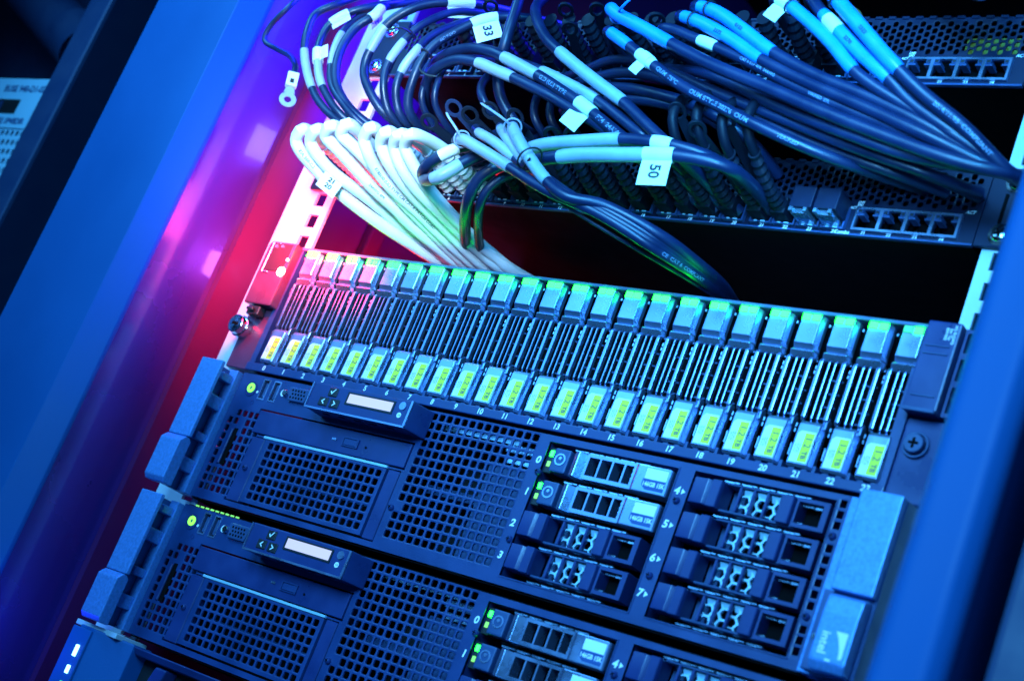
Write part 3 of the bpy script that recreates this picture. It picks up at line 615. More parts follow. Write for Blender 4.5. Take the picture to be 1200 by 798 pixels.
def make_blank():
    t = thing('drive_blank', (0, 0, 0))
    mb = MB(); mb.prism_z([(0, 8), (0, -1.6), (2.2, -4.6), (10, -5.4), (12.4, -4.0), (12.4, 8)], -6.4, 6.6); mb.obj('grip_block', 'panel2', t, bevel=.5, seg=3, smooth=True)
    mb = MB(); mb.prism_z([(12.9, 6), (12.9, -6.0), (18.4, -6.4), (18.9, -4), (18.9, 6)], -7.0, 6.8); mb.obj('front_rib', 'panel2', t, bevel=.4)
    mb = MB(); mb.box(19, 26.6, 7, 9, -6.8, 6.8); mb.box(19, 76, -2.2, 9, 6.4, 7.4); mb.box(19, 60, -2.6, 9, -7.4, -6.2); mb.obj('shell', 'carrier_dark', t, bevel=.3)
    for k in range(4):
        mb = MB(); x = 26.6 + k * 7.6; mb.box(x, x + 1.5, -2.4, .2, -6.1, 6.3); mb.obj('divider', 'panel2', t, bevel=.3)
    # honeycomb of bright sheet metal behind the windows
    mb = MB(); a_ = 3.15
    def hexa(cx, cz):
        n = 6; ro, ri = a_, a_ * .80
        o = [(cx + ro * math.cos(math.radians(60 * k)), cz + ro * math.sin(math.radians(60 * k))) for k in range(6)]
        i_ = [(cx + ri * math.cos(math.radians(60 * k)), cz + ri * math.sin(math.radians(60 * k))) for k in range(6)]
        s0 = [[(x, y, z) for x, z in q] for q, y in ((i_, 2.2), (i_, .4), (o, .4), (o, 2.2))]
        mb.loft(s0 + [s0[0]], cap=False)
    for c_ in range(5):
        for r_ in range(3):
            cx = 29.8 + c_ * a_ * 1.5; cz = -4.9 + r_ * a_ * 1.732 + (c_ % 2) * a_ * .866
            if cz < 5: hexa(cx, cz)
    mb.obj('honeycomb', 'hex', t)
    mb = MB()
    for c_ in range(4): x = 28.4 + c_ * 7.6; mb.loft([[(x, 1.6, 3.1), (x + 5.6, 1.6, 2.6), (x + 5.6, 2.4, 2.6), (x, 2.4, 3.1)], [(x, -.4, 5.9), (x + 5.4, -.4, 5.9), (x + 5.4, .4, 6), (x, .4, 6)]])
    mb.obj('bent_lip', 'hex', t)
    mb = MB(); mb.box(27, 58, 12, 13, -6.5, 6.5); mb.obj('dark_backing', 'void', t)
    mb = MB(); mb.prism_z([(51.2, 8), (51.2, -4.8), (57.8, -5.4), (58.4, -3), (58.4, 8)], -6.9, 6.8); mb.obj('rear_rib', 'panel2', t, bevel=.4)
    mb = MB(); mb.plate(59.4, 76.6, -7.2, 7.0, -4.2, 8, [(60.6, 73.6, -5.4, 5.2)]); mb.obj('end_frame', 'panel2', t, bevel=.5, seg=2)
    mb = MB(); mb.box(60.7, 73.4, 5, 6, -5.3, 5.1); mb.obj('pocket_floor', 'void', t)
    mb = MB(); mb.box(61, 67, -.8, .4, 3.8, 4.9); mb.box(68, 72, -1.4, 1.4, 3.4, 4.9); mb.box(60.8, 63.5, -.8, 1, -5, -3.9); mb.obj('pocket_clip', 'steel', t, bevel=.2)
    return t
live0 = make_live(); blank0 = make_blank()
rows = [-103.7, -121.9, -140.1, -158.2]
first = {'l': True, 'b': True}
posn = ['topmost', 'second', 'third', 'bottom']
for si in (0, 1):
    for k in range(8):
        if si == 1 and k in (3, 6, 7): continue
        col = k // 4; row = k % 4
        z = rows[row] - si * 2 * U
        x = (269.6 if col == 0 else 360.2) if k > 1 else 269.6
        kind = 'l' if k < 2 else 'b'; src = live0 if kind == 'l' else blank0
        o = src if first[kind] else copy_tree(src); first[kind] = False
        o.location = Vector((x, 2.6 if kind == 'l' else 1.6, z)) * MM; o.scale = (1.03 if kind == 'l' else .975, 1, 1)
        where = 'upper' if si == 0 else 'lower'
        if kind == 'l':
            tag(o, 'silver small drive with blue 146GB label, ' + ('topmost' if k == 0 else 'second from the top') + ' in the ' + where + ' server', 'hard drive', 'live small drives in the servers')
        else:
            tag(o, 'dark blank carrier with honeycomb windows beside the printed ' + NW[k] + ' of the ' + where + ' server', 'drive blank', 'blank drive carriers in the servers')

# ------------------------------------------------------------------ bottom unit with blue lights
bu = thing('blue_light_unit', (0, 0, -6 * U), 'lowest unit at the bottom left with two glowing blue white lights on its slanted ear', 'storage unit')
b0 = 6 * U
mb = MB(); mb.prism_z([(2, -18), (18, -20), (40, -6), (40, 9), (2, 9)], -85, -1.2); mb.obj('slanted_ear', 'post', bu, bevel=1, seg=2)
mb = MB(); mb.prism_z([(-3, -19), (17.9, -21.5), (17.9, -18), (-3, -16)], -86, -3); mb.obj('ear_face', 'post', bu, bevel=.8, seg=2)
mb = MB(); mb.box(10, 13, -21.8, -20.4, -20, -13); l1 = mb.obj('status_light', 'led_blue', bu, bevel=.9, seg=3)
mb = MB(); mb.box(10, 13, -21.6, -20.4, -30.5, -25.5); mb.obj('status_light', 'led_blue', bu, bevel=.9, seg=3)
mb = MB(); mb.box(9.5, 12, -21.5, -20.4, -38, -35.2); mb.obj('status_light', 'led_green_dim', bu, bevel=.4)
mb = MB(); mb.cyl((20, -51), 6.5, -22, -17, 24); mb.ring((20, -51), 8, 6.6, -21, -16, 24); mb.obj('round_lock', 'black', bu, smooth=True, bevel=.3)
mb = MB(); mb.box(40.4, 450, 6, 10, -86, -3.2); mb.obj('bezel_back', 'black', bu)
mb = MB(); mb.loft([[(40.4, -7, -2), (450, -7, -2), (450, 6, -2), (40.4, 6, -2)], [(40.4, -4, -6.5), (450, -4, -6.5), (450, 6, -6.5), (40.4, 6, -6.5)]]); mb.obj('bezel_top', 'panel2', bu, bevel=.8)
for k in range(5):
    mb = MB(); x = 62 + k * 78; mb.prism_y([(x, -8), (x + 10, -8), (x - 2, -60), (x - 14, -60)], -4, 6); mb.obj('bezel_rib', 'panel2', bu, bevel=1.2, seg=2)
    mb = MB(); mb.cyl((x + 22, -24), 8, -3, 6, 20, 7); mb.obj('bezel_knob', 'black', bu, bevel=.6, smooth=True)
mb = MB(); mb.box(-6, 33, -16, 9.5, -2.3, .9); mb.obj('shelf_tab', 'zinc', bu, bevel=.4)

# ------------------------------------------------------------------ network switches (local z 0 = bottom of the unit)
PORTX = [48.5 + g * 58.6 + k * 13.9 for g in range(6) for k in range(4)]
PORTX = []
for g in range(6):
    for k in range(4): PORTX.append(48.2 + g * 58.55 + k * 13.95)
def make_switch():
    t = thing('network_switch', (0, 0, U))
    H = 41.5
    sx0, sx1 = 24, 456.8
    ports = [(x - 6.1, x + 6.1, 2.6, 14.2) for x in PORTX]
    cp = [(393.2 + k * 13.75 + .9, 393.2 + (k + 1) * 13.75 - .9, 3.8, 14.4) for k in range(4)]
    vent = (26, 26 + 111 * 3.85, 18.0, 18.0 + 5 * 4.25)
    mb = MB(); mb.plate(sx0, sx1, .2, H - .6, 8, 9.4, ports + cp + [vent]); mb.obj('face_plate', 'switch', t)
    mb = MB(); mb.box(sx0, sx1, 7.2, 10, -.2, .9); mb.obj('bottom_edge', 'earflank', t, bevel=.35, seg=2)
    mb = MB(); mb.box(sx0, sx1, 34, 280, 0, H - .7); mb.box(sx0, sx1, 9.6, 34, 0, .6); mb.box(sx0, sx1, 12, 34, H - 1.4, H - .7); mb.obj('chassis', 'void', t)
    mb = MB()
    for c_ in range(111):
        x0_ = vent[0] + c_ * 3.85
        off = 0 if c_ % 2 else 2.12
        if off: mb.poly([(x0_, 8, vent[2]), (x0_ + 3.85, 8, vent[2]), (x0_ + 3.85, 8, vent[2] + off), (x0_, 8, vent[2] + off)])
        for r_ in range(5):
            z0_ = vent[2] + off + r_ * 4.25; z1_ = min(z0_ + 4.25, vent[3])
            if z1_ - z0_ < 4.2: mb.poly([(x0_, 8, z0_), (x0_ + 3.85, 8, z0_), (x0_ + 3.85, 8, z1_), (x0_, 8, z1_)]); continue
            mb.hole_cell(x0_, x0_ + 3.85, z0_, z1_, 1.5, 1.6, 8, 1.1, .75)
    mb.obj('vent_holes', 'switch', t)
    mb = MB()
    for c_ in range(56):            # comb of slots rolled over the top edge
        x = vent[0] + .6 + c_ * 7.7; mb.box(x, x + 4.2, 7.4, 12, H - 1.6, H + .4)
    mb.obj('top_comb', 'switch', t, bevel=.3)
    # combo ports
    mb = MB(); mb.plate(393.0, 448.6, 2.6, 15.6, 6.2, 8.4, cp); fr = mb.obj('port_frame', 'carrier2', t, bevel=.2)
    for (a_, b_, c_, d_) in cp:
        mb = MB(); mb.box(a_, a_ + 2.6, 6.4, 14, d_ - 2.2, d_); mb.box(b_ - 2.6, b_, 6.4, 14, d_ - 2.2, d_); mb.box(a_, a_ + 3.6, 6.8, 14, d_ - 3.4, d_ - 2.3); mb.box(b_ - 3.6, b_, 6.8, 14, d_ - 3.4, d_ - 2.3); j = mb.obj('jack', 'carrier_dark', t)
        mb = MB(); mb.box(a_ + .4, a_ + 2.2, 6.2, 6.4, d_ - 1.8, d_ - .4); mb.box(b_ - 2.2, b_ - .4, 6.2, 6.4, d_ - 1.8, d_ - .4); mb.obj('jack_window', 'black', j)
        mb = MB(); mb.box(a_, b_, 18, 19, c_, d_); mb.obj('jack_back', 'void', j)
    # main row cages
    for k, x in enumerate(PORTX):
        mb = MB(); mb.plate(x - 6.4, x + 6.4, 2.2, 14.8, 5.6, 9, [(x - 5.4, x + 5.4, 3.0, 13.6)]); pj_ = mb.obj('port_cage', 'earflank', t, bevel=.15)
        mb = MB(); mb.box(x - 4.2, x + 4.2, 5.1, 5.7, 14.2, 14.9); mb.box(x - 6.2, x - 5.2, 5.0, 5.5, 11.8, 13.2); mb.box(x + 5.2, x + 6.2, 5.0, 5.5, 11.8, 13.2); mb.box(x - 3, x - 1.4, 5.0, 5.5, 2.3, 3.1); mb.box(x + .8, x + 3.4, 5, 5.5, 2.3, 3.1); mb.obj('cage_contact', 'hex', pj_)
        mb = MB(); mb.box(x - 5.3, x + 5.3, 20, 21, 3, 13.6); mb.obj('port_back', 'void', pj_)
    # print
    mb = MB()
    for k, x in enumerate(PORTX): text_mb(mb, str(k + 1), x + 1.2, 7.12, 1.2, 2.9, bold=.03, slant=.2) if k not in (12, 13) else None
    for k in range(4): text_mb(mb, str(21 + k), 399.6 + k * 13.75, 7.85, 1.75, 2.7, bold=.02, slant=.1)
    text_mb(mb, 'Combo', 388.6, 7.0, 1.0, 2.8, bold=.02, slant=.2); text_mb(mb, 'ACT', 390.2, 7.85, 15.6, 2.0, bold=.02, slant=.2); text_mb(mb, 'ACT', 451.6, 7.85, 17.6, 2.4, bold=.02, slant=.2)
    text_mb(mb, 'LNK', 393.6, 7.85, 19.0, 1.9, bold=.02, slant=.2); text_mb(mb, 'SPD', 393.4, 7.85, 17.3, 1.9, bold=.02, slant=.2)
    mb.box(395.2, 449.4, 7.83, 7.86, .95, 1.1)
    mb.obj('printed_text', 'white', t)['kind'] = 'stuff'
    # ears
    for (a_, b_, hx) in ((457.6, 482, 470.5), (-2, 23.2, 10)):
        mb = MB(); mb.box(a_, b_, 6.8, 9.4, -.4, H + 1); e = mb.obj('rack_ear', 'switch', t, bevel=.4)
        screw(t, hx, 6.0, 34.5, .5); screw(t, hx - 1, 6.0, 6.2, 1.1)
    mb = MB(); mb.box(466.5, 468.2, 6.2, 6.9, 12, 28); mb.obj('ear_slot', 'void', t)
    return t
w1 = make_switch(); tag(w1, 'dark network switch just above the empty gap, full of plugs, four open ports at right', 'network switch', 'network switches')
w2 = copy_tree(w1); w2.location.z = 3 * U * MM
tag(w2, 'upper network switch near the top right corner, mostly hidden behind the cables', 'network switch', 'network switches')
lg = MB(); lg.cyl((376.5, 16.8 + U), 1.1, 7.2, 8, 12); o = lg.obj('port_light', 'led_limedim', None); bpy.data.objects.remove(o)
mb = MB(); mb.cyl((381.5, 18.6), 1.1, 6.9, 8, 12); mb.obj('port_light', 'led_lime', w2)
mb = MB(); mb.box(418, 446, 14, 16, 22, 32); mb.obj('inner_board', 'led_limedim', w2)
M['board'] = mat('self_lit_green_board', (0.10, 0.22, 0.04), .5, emit=(.2, .5, .04), estr=.10)  # slight emission lifts the board, though it is no light source
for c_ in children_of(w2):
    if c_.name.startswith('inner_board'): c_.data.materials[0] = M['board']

# ------------------------------------------------------------------ cables
def smooth_path(pts, step=3.0):
    P = [Vector(p) for p in pts]; P = [P[0] * 2 - P[1]] + P + [P[-1] * 2 - P[-2]]; out = []
    for i in range(1, len(P) - 2):
        a_, b_, c_, d_ = P[i - 1:i + 3]; n = max(3, int((c_ - b_).length / step))
        for k in range(n):
            t = k / n
            out.append(.5 * ((2 * b_) + (c_ - a_) * t + (2 * a_ - 5 * b_ + 4 * c_ - d_) * t * t + (3 * b_ - a_ - 3 * c_ + d_) * t ** 3))
    out.append(P[-2]); return out
def nearest(P, px, py):
    best, bi = 1e18, 0
    for i, p in enumerate(P):
        q = p - CAM; w_ = q.dot(R_FWD); x = 600 + FPX * q.dot(R_RIGHT) / w_; y = 399 + FPX * q.dot(R_DOWN) / w_
        dd_ = (x - px) ** 2 + (y - py) ** 2
        if dd_ < best: best, bi = dd_, i
    return bi
def arc(P):
    s = [0]
    for i in range(1, len(P)): s.append(s[-1] + (P[i] - P[i - 1]).length)
    return s
def cable_text(P, at, s, size, r, parent, mt='print', side=0.0, flip=False):
    S = arc(P); i0 = nearest(P, *at); vs, fs = text_geo(s, .02); mb = MB()
    for u, v in vs:
        if flip: u, v = -u, -v
        q = S[i0] + u * size * .9; q = min(max(q, .1), S[-1] - .1)
        k = 0
        lo, hi = 0, len(S) - 1
        while hi - lo > 1:
            mid = (lo + hi) // 2
            if S[mid] <= q: lo = mid
            else: hi = mid
        f = (q - S[lo]) / max(1e-6, S[hi] - S[lo]); p = P[lo].lerp(P[hi], f); T = (P[min(hi + 1, len(P) - 1)] - P[max(lo - 1, 0)]).normalized()
        n = (CAM - p); n = (n - T * n.dot(T)).normalized(); b_ = n.cross(T)
        a_ = v * size * .8 / r + side
        mb.v.append(tuple(p + (n * math.cos(a_) + b_ * math.sin(a_)) * (r + .07)))
    mb.f = list(fs); return mb.obj('printed_text', mt, parent)
def flag_tag(P, at, wdt, drop, dirv, parent, txt=None, r=3.2, rot=0, size=6):
    """a paper tag folded round the cable: a wrap and a hanging flap"""
    i0 = nearest(P, *at); S = arc(P); i1 = i0
    while i1 < len(P) - 1 and S[i1] - S[i0] < wdt / 2: i1 += 1
    ia = i0
    while ia > 0 and S[i0] - S[ia] < wdt / 2: ia -= 1
    mb = MB(); mb.loft(tube_pts(P[ia:i1 + 1], r + .35, 16)); w_ = mb.obj('paper_tag', 'paper', parent, smooth=True)
    A, B = P[ia], P[i1]; T = (B - A).normalized(); d = Vector(dirv).normalized(); d = (d - T * d.dot(T) * .85).normalized()
    n = T.cross(d).normalized()
    if n.dot(CAM - P[i0]) < 0: n = -n
    A2 = A + n * (r * .3) + d * (r * .7); B2 = B + n * (r * .3) + d * (r * .7)
    k = 7; front = []
    def curl(s_): return n * (math.sin(s_ * 2.2) * .8)
    secs = []
    for q in range(k):
        s_ = q / (k - 1); o_ = d * (drop * s_) + curl(s_)
        secs.append([tuple(A2 + o_), tuple(B2 + o_), tuple(B2 + o_ - n * .25), tuple(A2 + o_ - n * .25)])
    mb = MB(); mb.loft(secs); fl = mb.obj('tag_flap', 'paper', w_)
    if txt:
        c0 = (A2 + B2) / 2 + d * drop * .5 + curl(.5) + n * .12; vs, fs = text_geo(txt, .035); mb = MB()
        ca, sa = math.cos(math.radians(rot)), math.sin(math.radians(rot)); up = -d; rt = up.cross(n)
        for u, v in vs:
            a_, b_ = (u * ca - v * sa) * size, (u * sa + v * ca) * size; mb.v.append(tuple(c0 + rt * a_ + up * b_))
        mb.f = list(fs); mb.obj('tag_number', 'ink', w_)
    return w_
CS = .88
def cable(pts, label, r=3.1, mt='cable', sleeves=(), group='dark network cables', name='network_cable', texts=(), cat='cable', raw=None, cut=False):
    if mt == 'cable': r *= CS
    P = smooth_path([W(*p) for p in pts] if raw is None else raw)
    S = arc(P)
    jit = [Vector((math.sin(s_ * .05 + len(label)) * .35, 0, math.cos(s_ * .043 + r) * .35)) for s_ in S]
    P = [p + j for p, j in zip(P, jit)]
    root = MB(); root.loft(tube_pts(P, r, 16)); o = root.obj(name, mt, None, smooth=True)
    tag(o, label, cat, group)
    for sl in sleeves:
        a_, b_ = nearest(P, *sl[0]), nearest(P, *sl[1])
        if a_ > b_: a_, b_ = b_, a_
        if b_ - a_ < 2: b_ = a_ + 2
        seg = P[a_:b_ + 1]; rr = [r + (sl[2] if len(sl) > 2 else .55) * .6] * len(seg); rr[0] -= .25; rr[-1] -= .25
        mb = MB(); mb.loft(tube_pts(seg, rr, 18)); mb.obj('sleeve', sl[3] if len(sl) > 3 else 'sleeve', o, smooth=True)
    for tx in texts: cable_text(P, tx[0], tx[1], tx[2] if len(tx) > 2 else 3.2, r + (tx[4] if len(tx) > 4 else 0), o, tx[3] if len(tx) > 3 else 'print', side=tx[5] if len(tx) > 5 else 0)
    return o, P
def zip_tie(P, at, r, parent, tail=None, mt='black'):
    i0 = nearest(P, *at); T = (P[min(i0 + 1, len(P) - 1)] - P[max(i0 - 1, 0)]).normalized(); u = T.orthogonal().normalized(); v = T.cross(u)
    ring_ = [P[i0] + (u * math.cos(2 * math.pi * k / 20) + v * math.sin(2 * math.pi * k / 20)) * (r + .4) for k in range(21)]
    mb = MB(); mb.loft(tube_pts(ring_, .55, 6), cap=False)
    if tail:
        q = [P[i0] + (CAM - P[i0]).normalized() * r] + [W(*p) for p in tail]; mb.loft(tube_pts(smooth_path(q), [.7] * (len(smooth_path(q)) - 1) + [.3], 6))
    return mb.obj('cable_tie', mt, parent, smooth=True)

# --- white cables out of the first eight ports, down over the enclosure
def port_start(x, z=52.5): return [Vector((x, 6, z)), Vector((x, -14, z + .5)), Vector((x, -40, z + 1))]
WH = [([(347,164,-64),(352,178,-60),(368,197,-50),(387,216,-40),(413,238,-26),(447,263,-8),(487,290,14),(525,313,36)], 'leftmost white cable, outermost loop beside the violet side panel'),
      ([(364,164,-63),(369,178,-58),(385,197,-48),(405,213,-38),(433,233,-22),(463,258,-4),(500,288,18),(540,314,38)], 'second white cable from the left, carrying the small paper tag'),
      ([(382,160,-62),(397,176,-56),(417,198,-45),(437,220,-33),(463,244,-18),(480,262,-6),(520,296,18),(548,316,36)], 'third white cable from the left in the fan of eight'),
      ([(400,158,-63),(412,170,-58),(432,190,-48),(448,208,-38),(472,236,-22),(497,262,-4),(530,295,18),(558,317,36)], 'fourth white cable from the left in the fan of eight'),
      ([(427,162,-62),(430,178,-57),(443,202,-44),(463,224,-31),(488,246,-16),(505,263,-4),(540,297,18),(568,318,36)], 'fifth white cable from the left, with faint printing on its jacket'),
      ([(447,167,-61),(453,186,-54),(467,208,-42),(488,233,-26),(513,258,-8),(548,295,16),(580,320,36)], 'sixth white cable from the left in the fan of eight'),
      ([(462,170,-60),(468,192,-52),(485,218,-38),(513,246,-18),(530,263,-6),(565,297,18),(597,321,36)], 'seventh white cable from the left in the fan of eight'),
      ([(475,170,-60),(480,186,-54),(497,214,-40),(522,244,-20),(552,276,4),(580,301,22),(608,322,38)], 'rightmost white cable, its ribbed boot in plain view')]
for k, (pts, lab) in enumerate(WH):
    x = PORTX[k]
    raw = port_start(x) + [Vector((x + (pts[0][0] - pts[0][0]), -56, 56))] + [W(*p) for p in pts]
    tip = W(pts[0][0] + (9 if k else 9), pts[0][1] - 12, -66); raw[3] = tip
    e = raw[-1]; raw += [e + Vector((14, 60, 4)), e + Vector((20, 160, 10))]
    tx = []
    if k == 4: tx = [((452, 214), 'E188630 (UL) TYPE CM', 3.0, 'greyink'), ((492, 250), 'CAT.6 PATCH CORD', 3.0, 'greyink')]
    if k == 0: tx = [((358, 190), 'TIA 568-C.2', 3.0, 'greyink')]
    if k == 2: tx = [((440, 222), '24AWG 4PR', 2.6, 'greyink')]
    o, P = cable(None, lab, r=3.8, mt='white_cable', group='white patch cables', name='white_patch_cable', texts=tx, raw=raw)
    if k == 1: flag_tag(P, (396, 207), 9, 13, (0.2, -.1, -1), o, '21\n20', r=3.35, size=4.5)
    if k == 1: cable_text(P, (437, 237), '21', 5, 3.5, o, 'ink')
    # boot with ribs
    mb = MB(); sec_ = []
    for q in range(19):
        y = 4 - q * 2.3; rr = 5.2 - q * .06 - (1.0 if q % 2 else 0)
        sec_.append([(x + rr * math.cos(2 * math.pi * i / 18), y, 52.8 + rr * math.sin(2 * math.pi * i / 18)) for i in range(18)])
    mb.loft(sec_); mb.obj('ribbed_boot', 'white_boot', o, smooth=False)

# --- dark loops at the upper left
CS = .80
def dark(pts, label, **k): return cable(pts, label, **k)
endL = lambda x, y: [(x, y, -40), (x + 28, y + 30, -8), (x + 44, y + 44, 6)]
o, P = dark([(520,-18,0),(470,-14,-20),(428,-6,-40),(397,5,-55),(370,17,-62),(360,38,-64),(357,58,-62),(360,82,-58),(368,108,-54),(380,127,-50),(400,145,-44),(430,168,-30),(460,195,0)], 'outermost dark looping cable beside the side panel, pale sleeve on its left bend', sleeves=[((357,60),(364,103))])
o, P = dark([(540,-8,0),(490,0,-20),(437,8,-45),(404,18,-54),(384,32,-57),(375,50,-57),(373,65,-57),(375,92,-56),(385,115,-52),(400,135,-46),(430,158,-30),(465,185,0)], 'dark looping cable second from the side panel with a blank paper tag', sleeves=[((373,66),(378,100))])
flag_tag(P, (400, 18), 9, 4, (0, 0, -1), o, None, r=2.6); flag_tag(P, (374, 66), 6, 7, (1, 0, -.2), o, None)
o, P = dark([(560,-6,0),(500,0,-18),(437,13,-42),(408,32,-50),(395,52,-53),(388,77,-54),(389,100,-52),(403,123,-48),(420,142,-42),(450,165,-25),(480,188,0)], 'dark looping cable with a long pale sleeve, third from the side panel', sleeves=[((400,37),(388,77))])
o, P = dark([(540,-14,0),(480,2,-20),(452,8,-38),(438,20,-48),(418,32,-52),(402,52,-54),(394,75,-54),(394,97,-52),(403,117,-48),(420,136,-42),(455,162,-26),(490,190,0)], 'thick dark looping cable tagged 2 near the top left of the bundle', r=3.6)
flag_tag(P, (443, 17), 12, 5, (0, 0, -1), o, '2', rot=90, size=6, r=3.0)
o, P = dark([(600,14,0),(560,5,-25),(530,3,-40),(500,6,-50),(477,14,-56),(460,24,-58),(447,37,-58),(433,60,-56),(427,77,-54),(428,95,-52),(440,119,-46),(455,136,-38),(490,162,-15),(515,182,2)], 'dark looping cable with a broad pale band above and a long sleeve on its bend', r=3.6, sleeves=[((452,28),(430,62))])
flag_tag(P, (540, 5), 12, 8, (0, 0, -1), o, None, r=3.0)
o, P = dark([(610,22,0),(560,15,-25),(530,15,-38),(500,27,-48),(482,40,-52),(466,58,-54),(453,78,-54),(449,100,-52),(452,122,-46),(462,140,-38),(500,170,-10),(520,190,4)], 'dark looping cable whose sleeve leans beside the black cable tie', sleeves=[((475,46),(455,74))])
zip_tie(P, (480, 40), 3.1, o, tail=[(470, 33, -62), (452, 36, -66)])
o, P = dark([(600,24,0),(555,24,-28),(525,33,-40),(503,44,-48),(488,60,-52),(473,80,-52),(465,100,-51),(465,120,-46),(473,140,-38),(505,168,-10),(530,190,5)], 'dark looping cable with a short pale sleeve near the cable tie', sleeves=[((491,58),(471,85))])
o, P = dark([(660,30,0),(625,22,-20),(590,20,-32),(565,24,-40),(540,35,-46),(513,50,-52),(496,68,-54),(485,90,-53),(478,115,-48),(482,136,-40),(510,168,-12),(540,192,5)], 'dark looping cable carrying the paper tag printed 33', r=3.5, texts=[((525, 44), 'CAT.6 UTP', 2.6)])
flag_tag(P, (566, 24), 13, 12, (0.1, 0, -1), o, '33', rot=-90, size=7.5, r=2.9)
zip_tie(P, (502, 62), 3.4, o, tail=[(492, 80, -60), (500, 88, -60), (512, 90, -58)])
for k, (a_, b_) in enumerate(((500, 96), (515, 100))):
    dark([(a_ + 110, 66, 4), (a_ + 60, 66, -10), (a_ + 12, 76, -34), (a_ - 2, a_ * 0 + 98, -40), (a_ - 5, 122, -36), (a_ + 8, 148, -22), (a_ + 30, 172, 0)], ['thin violet-lit loop inside the coil of dark cables', 'innermost faint loop inside the coil of dark cables'][k], r=2.6)
CS = .90
o, P = dark([(510,150,2),(498,118,-30),(500,95,-42),(512,80,-48),(535,71,-50),(560,74,-50),(580,82,-50),(602,91,-50),(640,110,-49),(668,127,-47),(705,150,-42),(745,182,-34),(790,215,-10),(830,245,5)], 'dark arching cable below the 33 tag with a pale sleeve at mid length', r=3.5, sleeves=[((561,75),(601,91))])
o, P = dark([(508,110,0),(505,88,-28),(518,68,-42),(547,58,-48),(572,60,-50),(590,67,-50),(630,88,-50),(655,104,-50),(678,120,-48),(705,142,-45),(740,170,-40),(790,200,-20),(840,246,5)], 'upper dark arching cable with white FT4 printing and a folded paper tag', r=3.7, sleeves=[((591,67),(629,88))], texts=[((651, 101), 'GID (UL) TYPE', 4.2), ((715, 150), 'FT4  24AWG', 4.6)])
flag_tag(P, (684, 126), 12, 12, (-.45, 0, -1), o, None, r=3.5)
o, P = dark([(560,70,-10),(595,72,-30),(625,80,-40),(665,98,-44),(700,117,-46),(730,140,-46),(760,165,-42),(800,200,-20),(852,246,5)], 'dark cable with a slim blue sleeve between the FT4 cable and the long sleeve', r=3.3, sleeves=[((636,82),(699,117))])
o, P = dark([(690,-30,0),(650,-10,-22),(630,6,-38),(628,22,-46),(638,43,-50),(653,58,-52),(690,88,-52),(730,120,-51),(755,145,-48),(790,178,-42),(830,215,-15),(868,248,5)], 'dark cable with the longest pale sleeve, running down through the middle', r=3.6, sleeves=[((655,60),(729,119))])
dark([(613,-20,-46),(607,5,-46),(598,32,-46),(590,57,-44),(584,80,-36),(583,100,-30),(588,120,-26),(604,145,-18),(640,190,4)], 'upright dark cable crossing in front of the coil near the top', r=3.7)
dark([(640,84,6),(600,82,-12),(574,88,-26),(563,103,-32),(568,122,-30),(585,142,-20),(620,180,4)], 'violet edged small loop behind the arching cables', r=2.8)
for k, x in enumerate((628, 646, 664)):
    dark([(x + 50, 96, 6), (x + 14, 100, -12), (x, 118, -22), (x - 1, 140, -22), (x + 14, 165, -10), (x + 34, 190, 4)], ['left small loop in the shadow below the arching cables', 'middle small loop in the shadow below the arching cables', 'right small loop in the shadow below the arching cables'][k], r=2.7)

# --- long cables running to the lower right
def tail(x, y): return [(x, y, 0)]
END = [(1183, 204, -30), (1215, 216, -5), (1260, 236, 30)]
def start(x, y): return [(x + 36, y + 62, 8), (x + 6, y + 34, -22), (x - 8, y + 8, -48)]
o, P = dark([(762,60,6),(735,32,-30),(716,12,-62),(723,18,-66),(755,34,-66),(787,51,-65),(840,78,-62),(900,104,-58),(960,130,-54),(1040,160,-48),(1120,188,-42)] + END, 'long dark cable with a wide blue sleeve at its upper left end, top centre', r=3.7, sleeves=[((724,19),(787,51),.6,'blue_sleeve')])
zip_tie(P, (724, 19), 3.8, o, tail=[(726, 12, -72), (740, -2, -76), (752, -14, -76)], mt='blue_sleeve')
o, P = dark([(740,80,6),(722,58,-25),(712,38,-56),(722,44,-60),(737,55,-61),(770,80,-60),(800,101,-58),(840,122,-55),(880,144,-52),(930,168,-44),(985,190,-30),(1040,208,-10),(1090,224,10)], 'long dark cable printed STYLE 20276 with a white square tag', r=3.4, sleeves=[((715,40),(735,54),.6,'blue_sleeve'),((750,66),(764,76),.6,'paper')], texts=[((785, 93), 'QUM  75°C', 3.8), ((842, 124), 'OUM STYLE 20276  OUM', 4.0), ((920, 165), 'VERIFIED', 3.2)])
flag_tag(P, (757, 70), 6.5, 7.5, (-.5, 0, -1), o, None, r=3.4)
o, P = dark([(830,84,8),(792,60,-20),(776,36,-50),(790,36,-54),(812,45,-56),(835,54,-57),(880,74,-56),(930,100,-54),(1000,132,-50),(1080,164,-44)] + END, 'dark cable with a white paper wrap under the twin sleeved cables', r=3.2, sleeves=[((820,48),(838,56),.5,'paper')], texts=[((890, 79), 'CAT 6 STP 4PR  24AWG', 2.6), ((960, 115), 'VERIFIED  ETL', 2.4)])
o, P = dark([(840,66,8),(812,46,-20),(796,22,-54),(805,22,-58),(828,31,-60),(860,48,-60),(893,69,-59),(950,98,-56),(1020,130,-52),(1100,166,-46)] + END, 'lower of the twin blue sleeved cables at the top', r=3.5, sleeves=[((803,21),(892,69),.6,'blue_sleeve')], texts=[((845, 40), '3375', 3.2, 'ink', .7)])
zip_tie(P, (812, 25), 3.9, o)
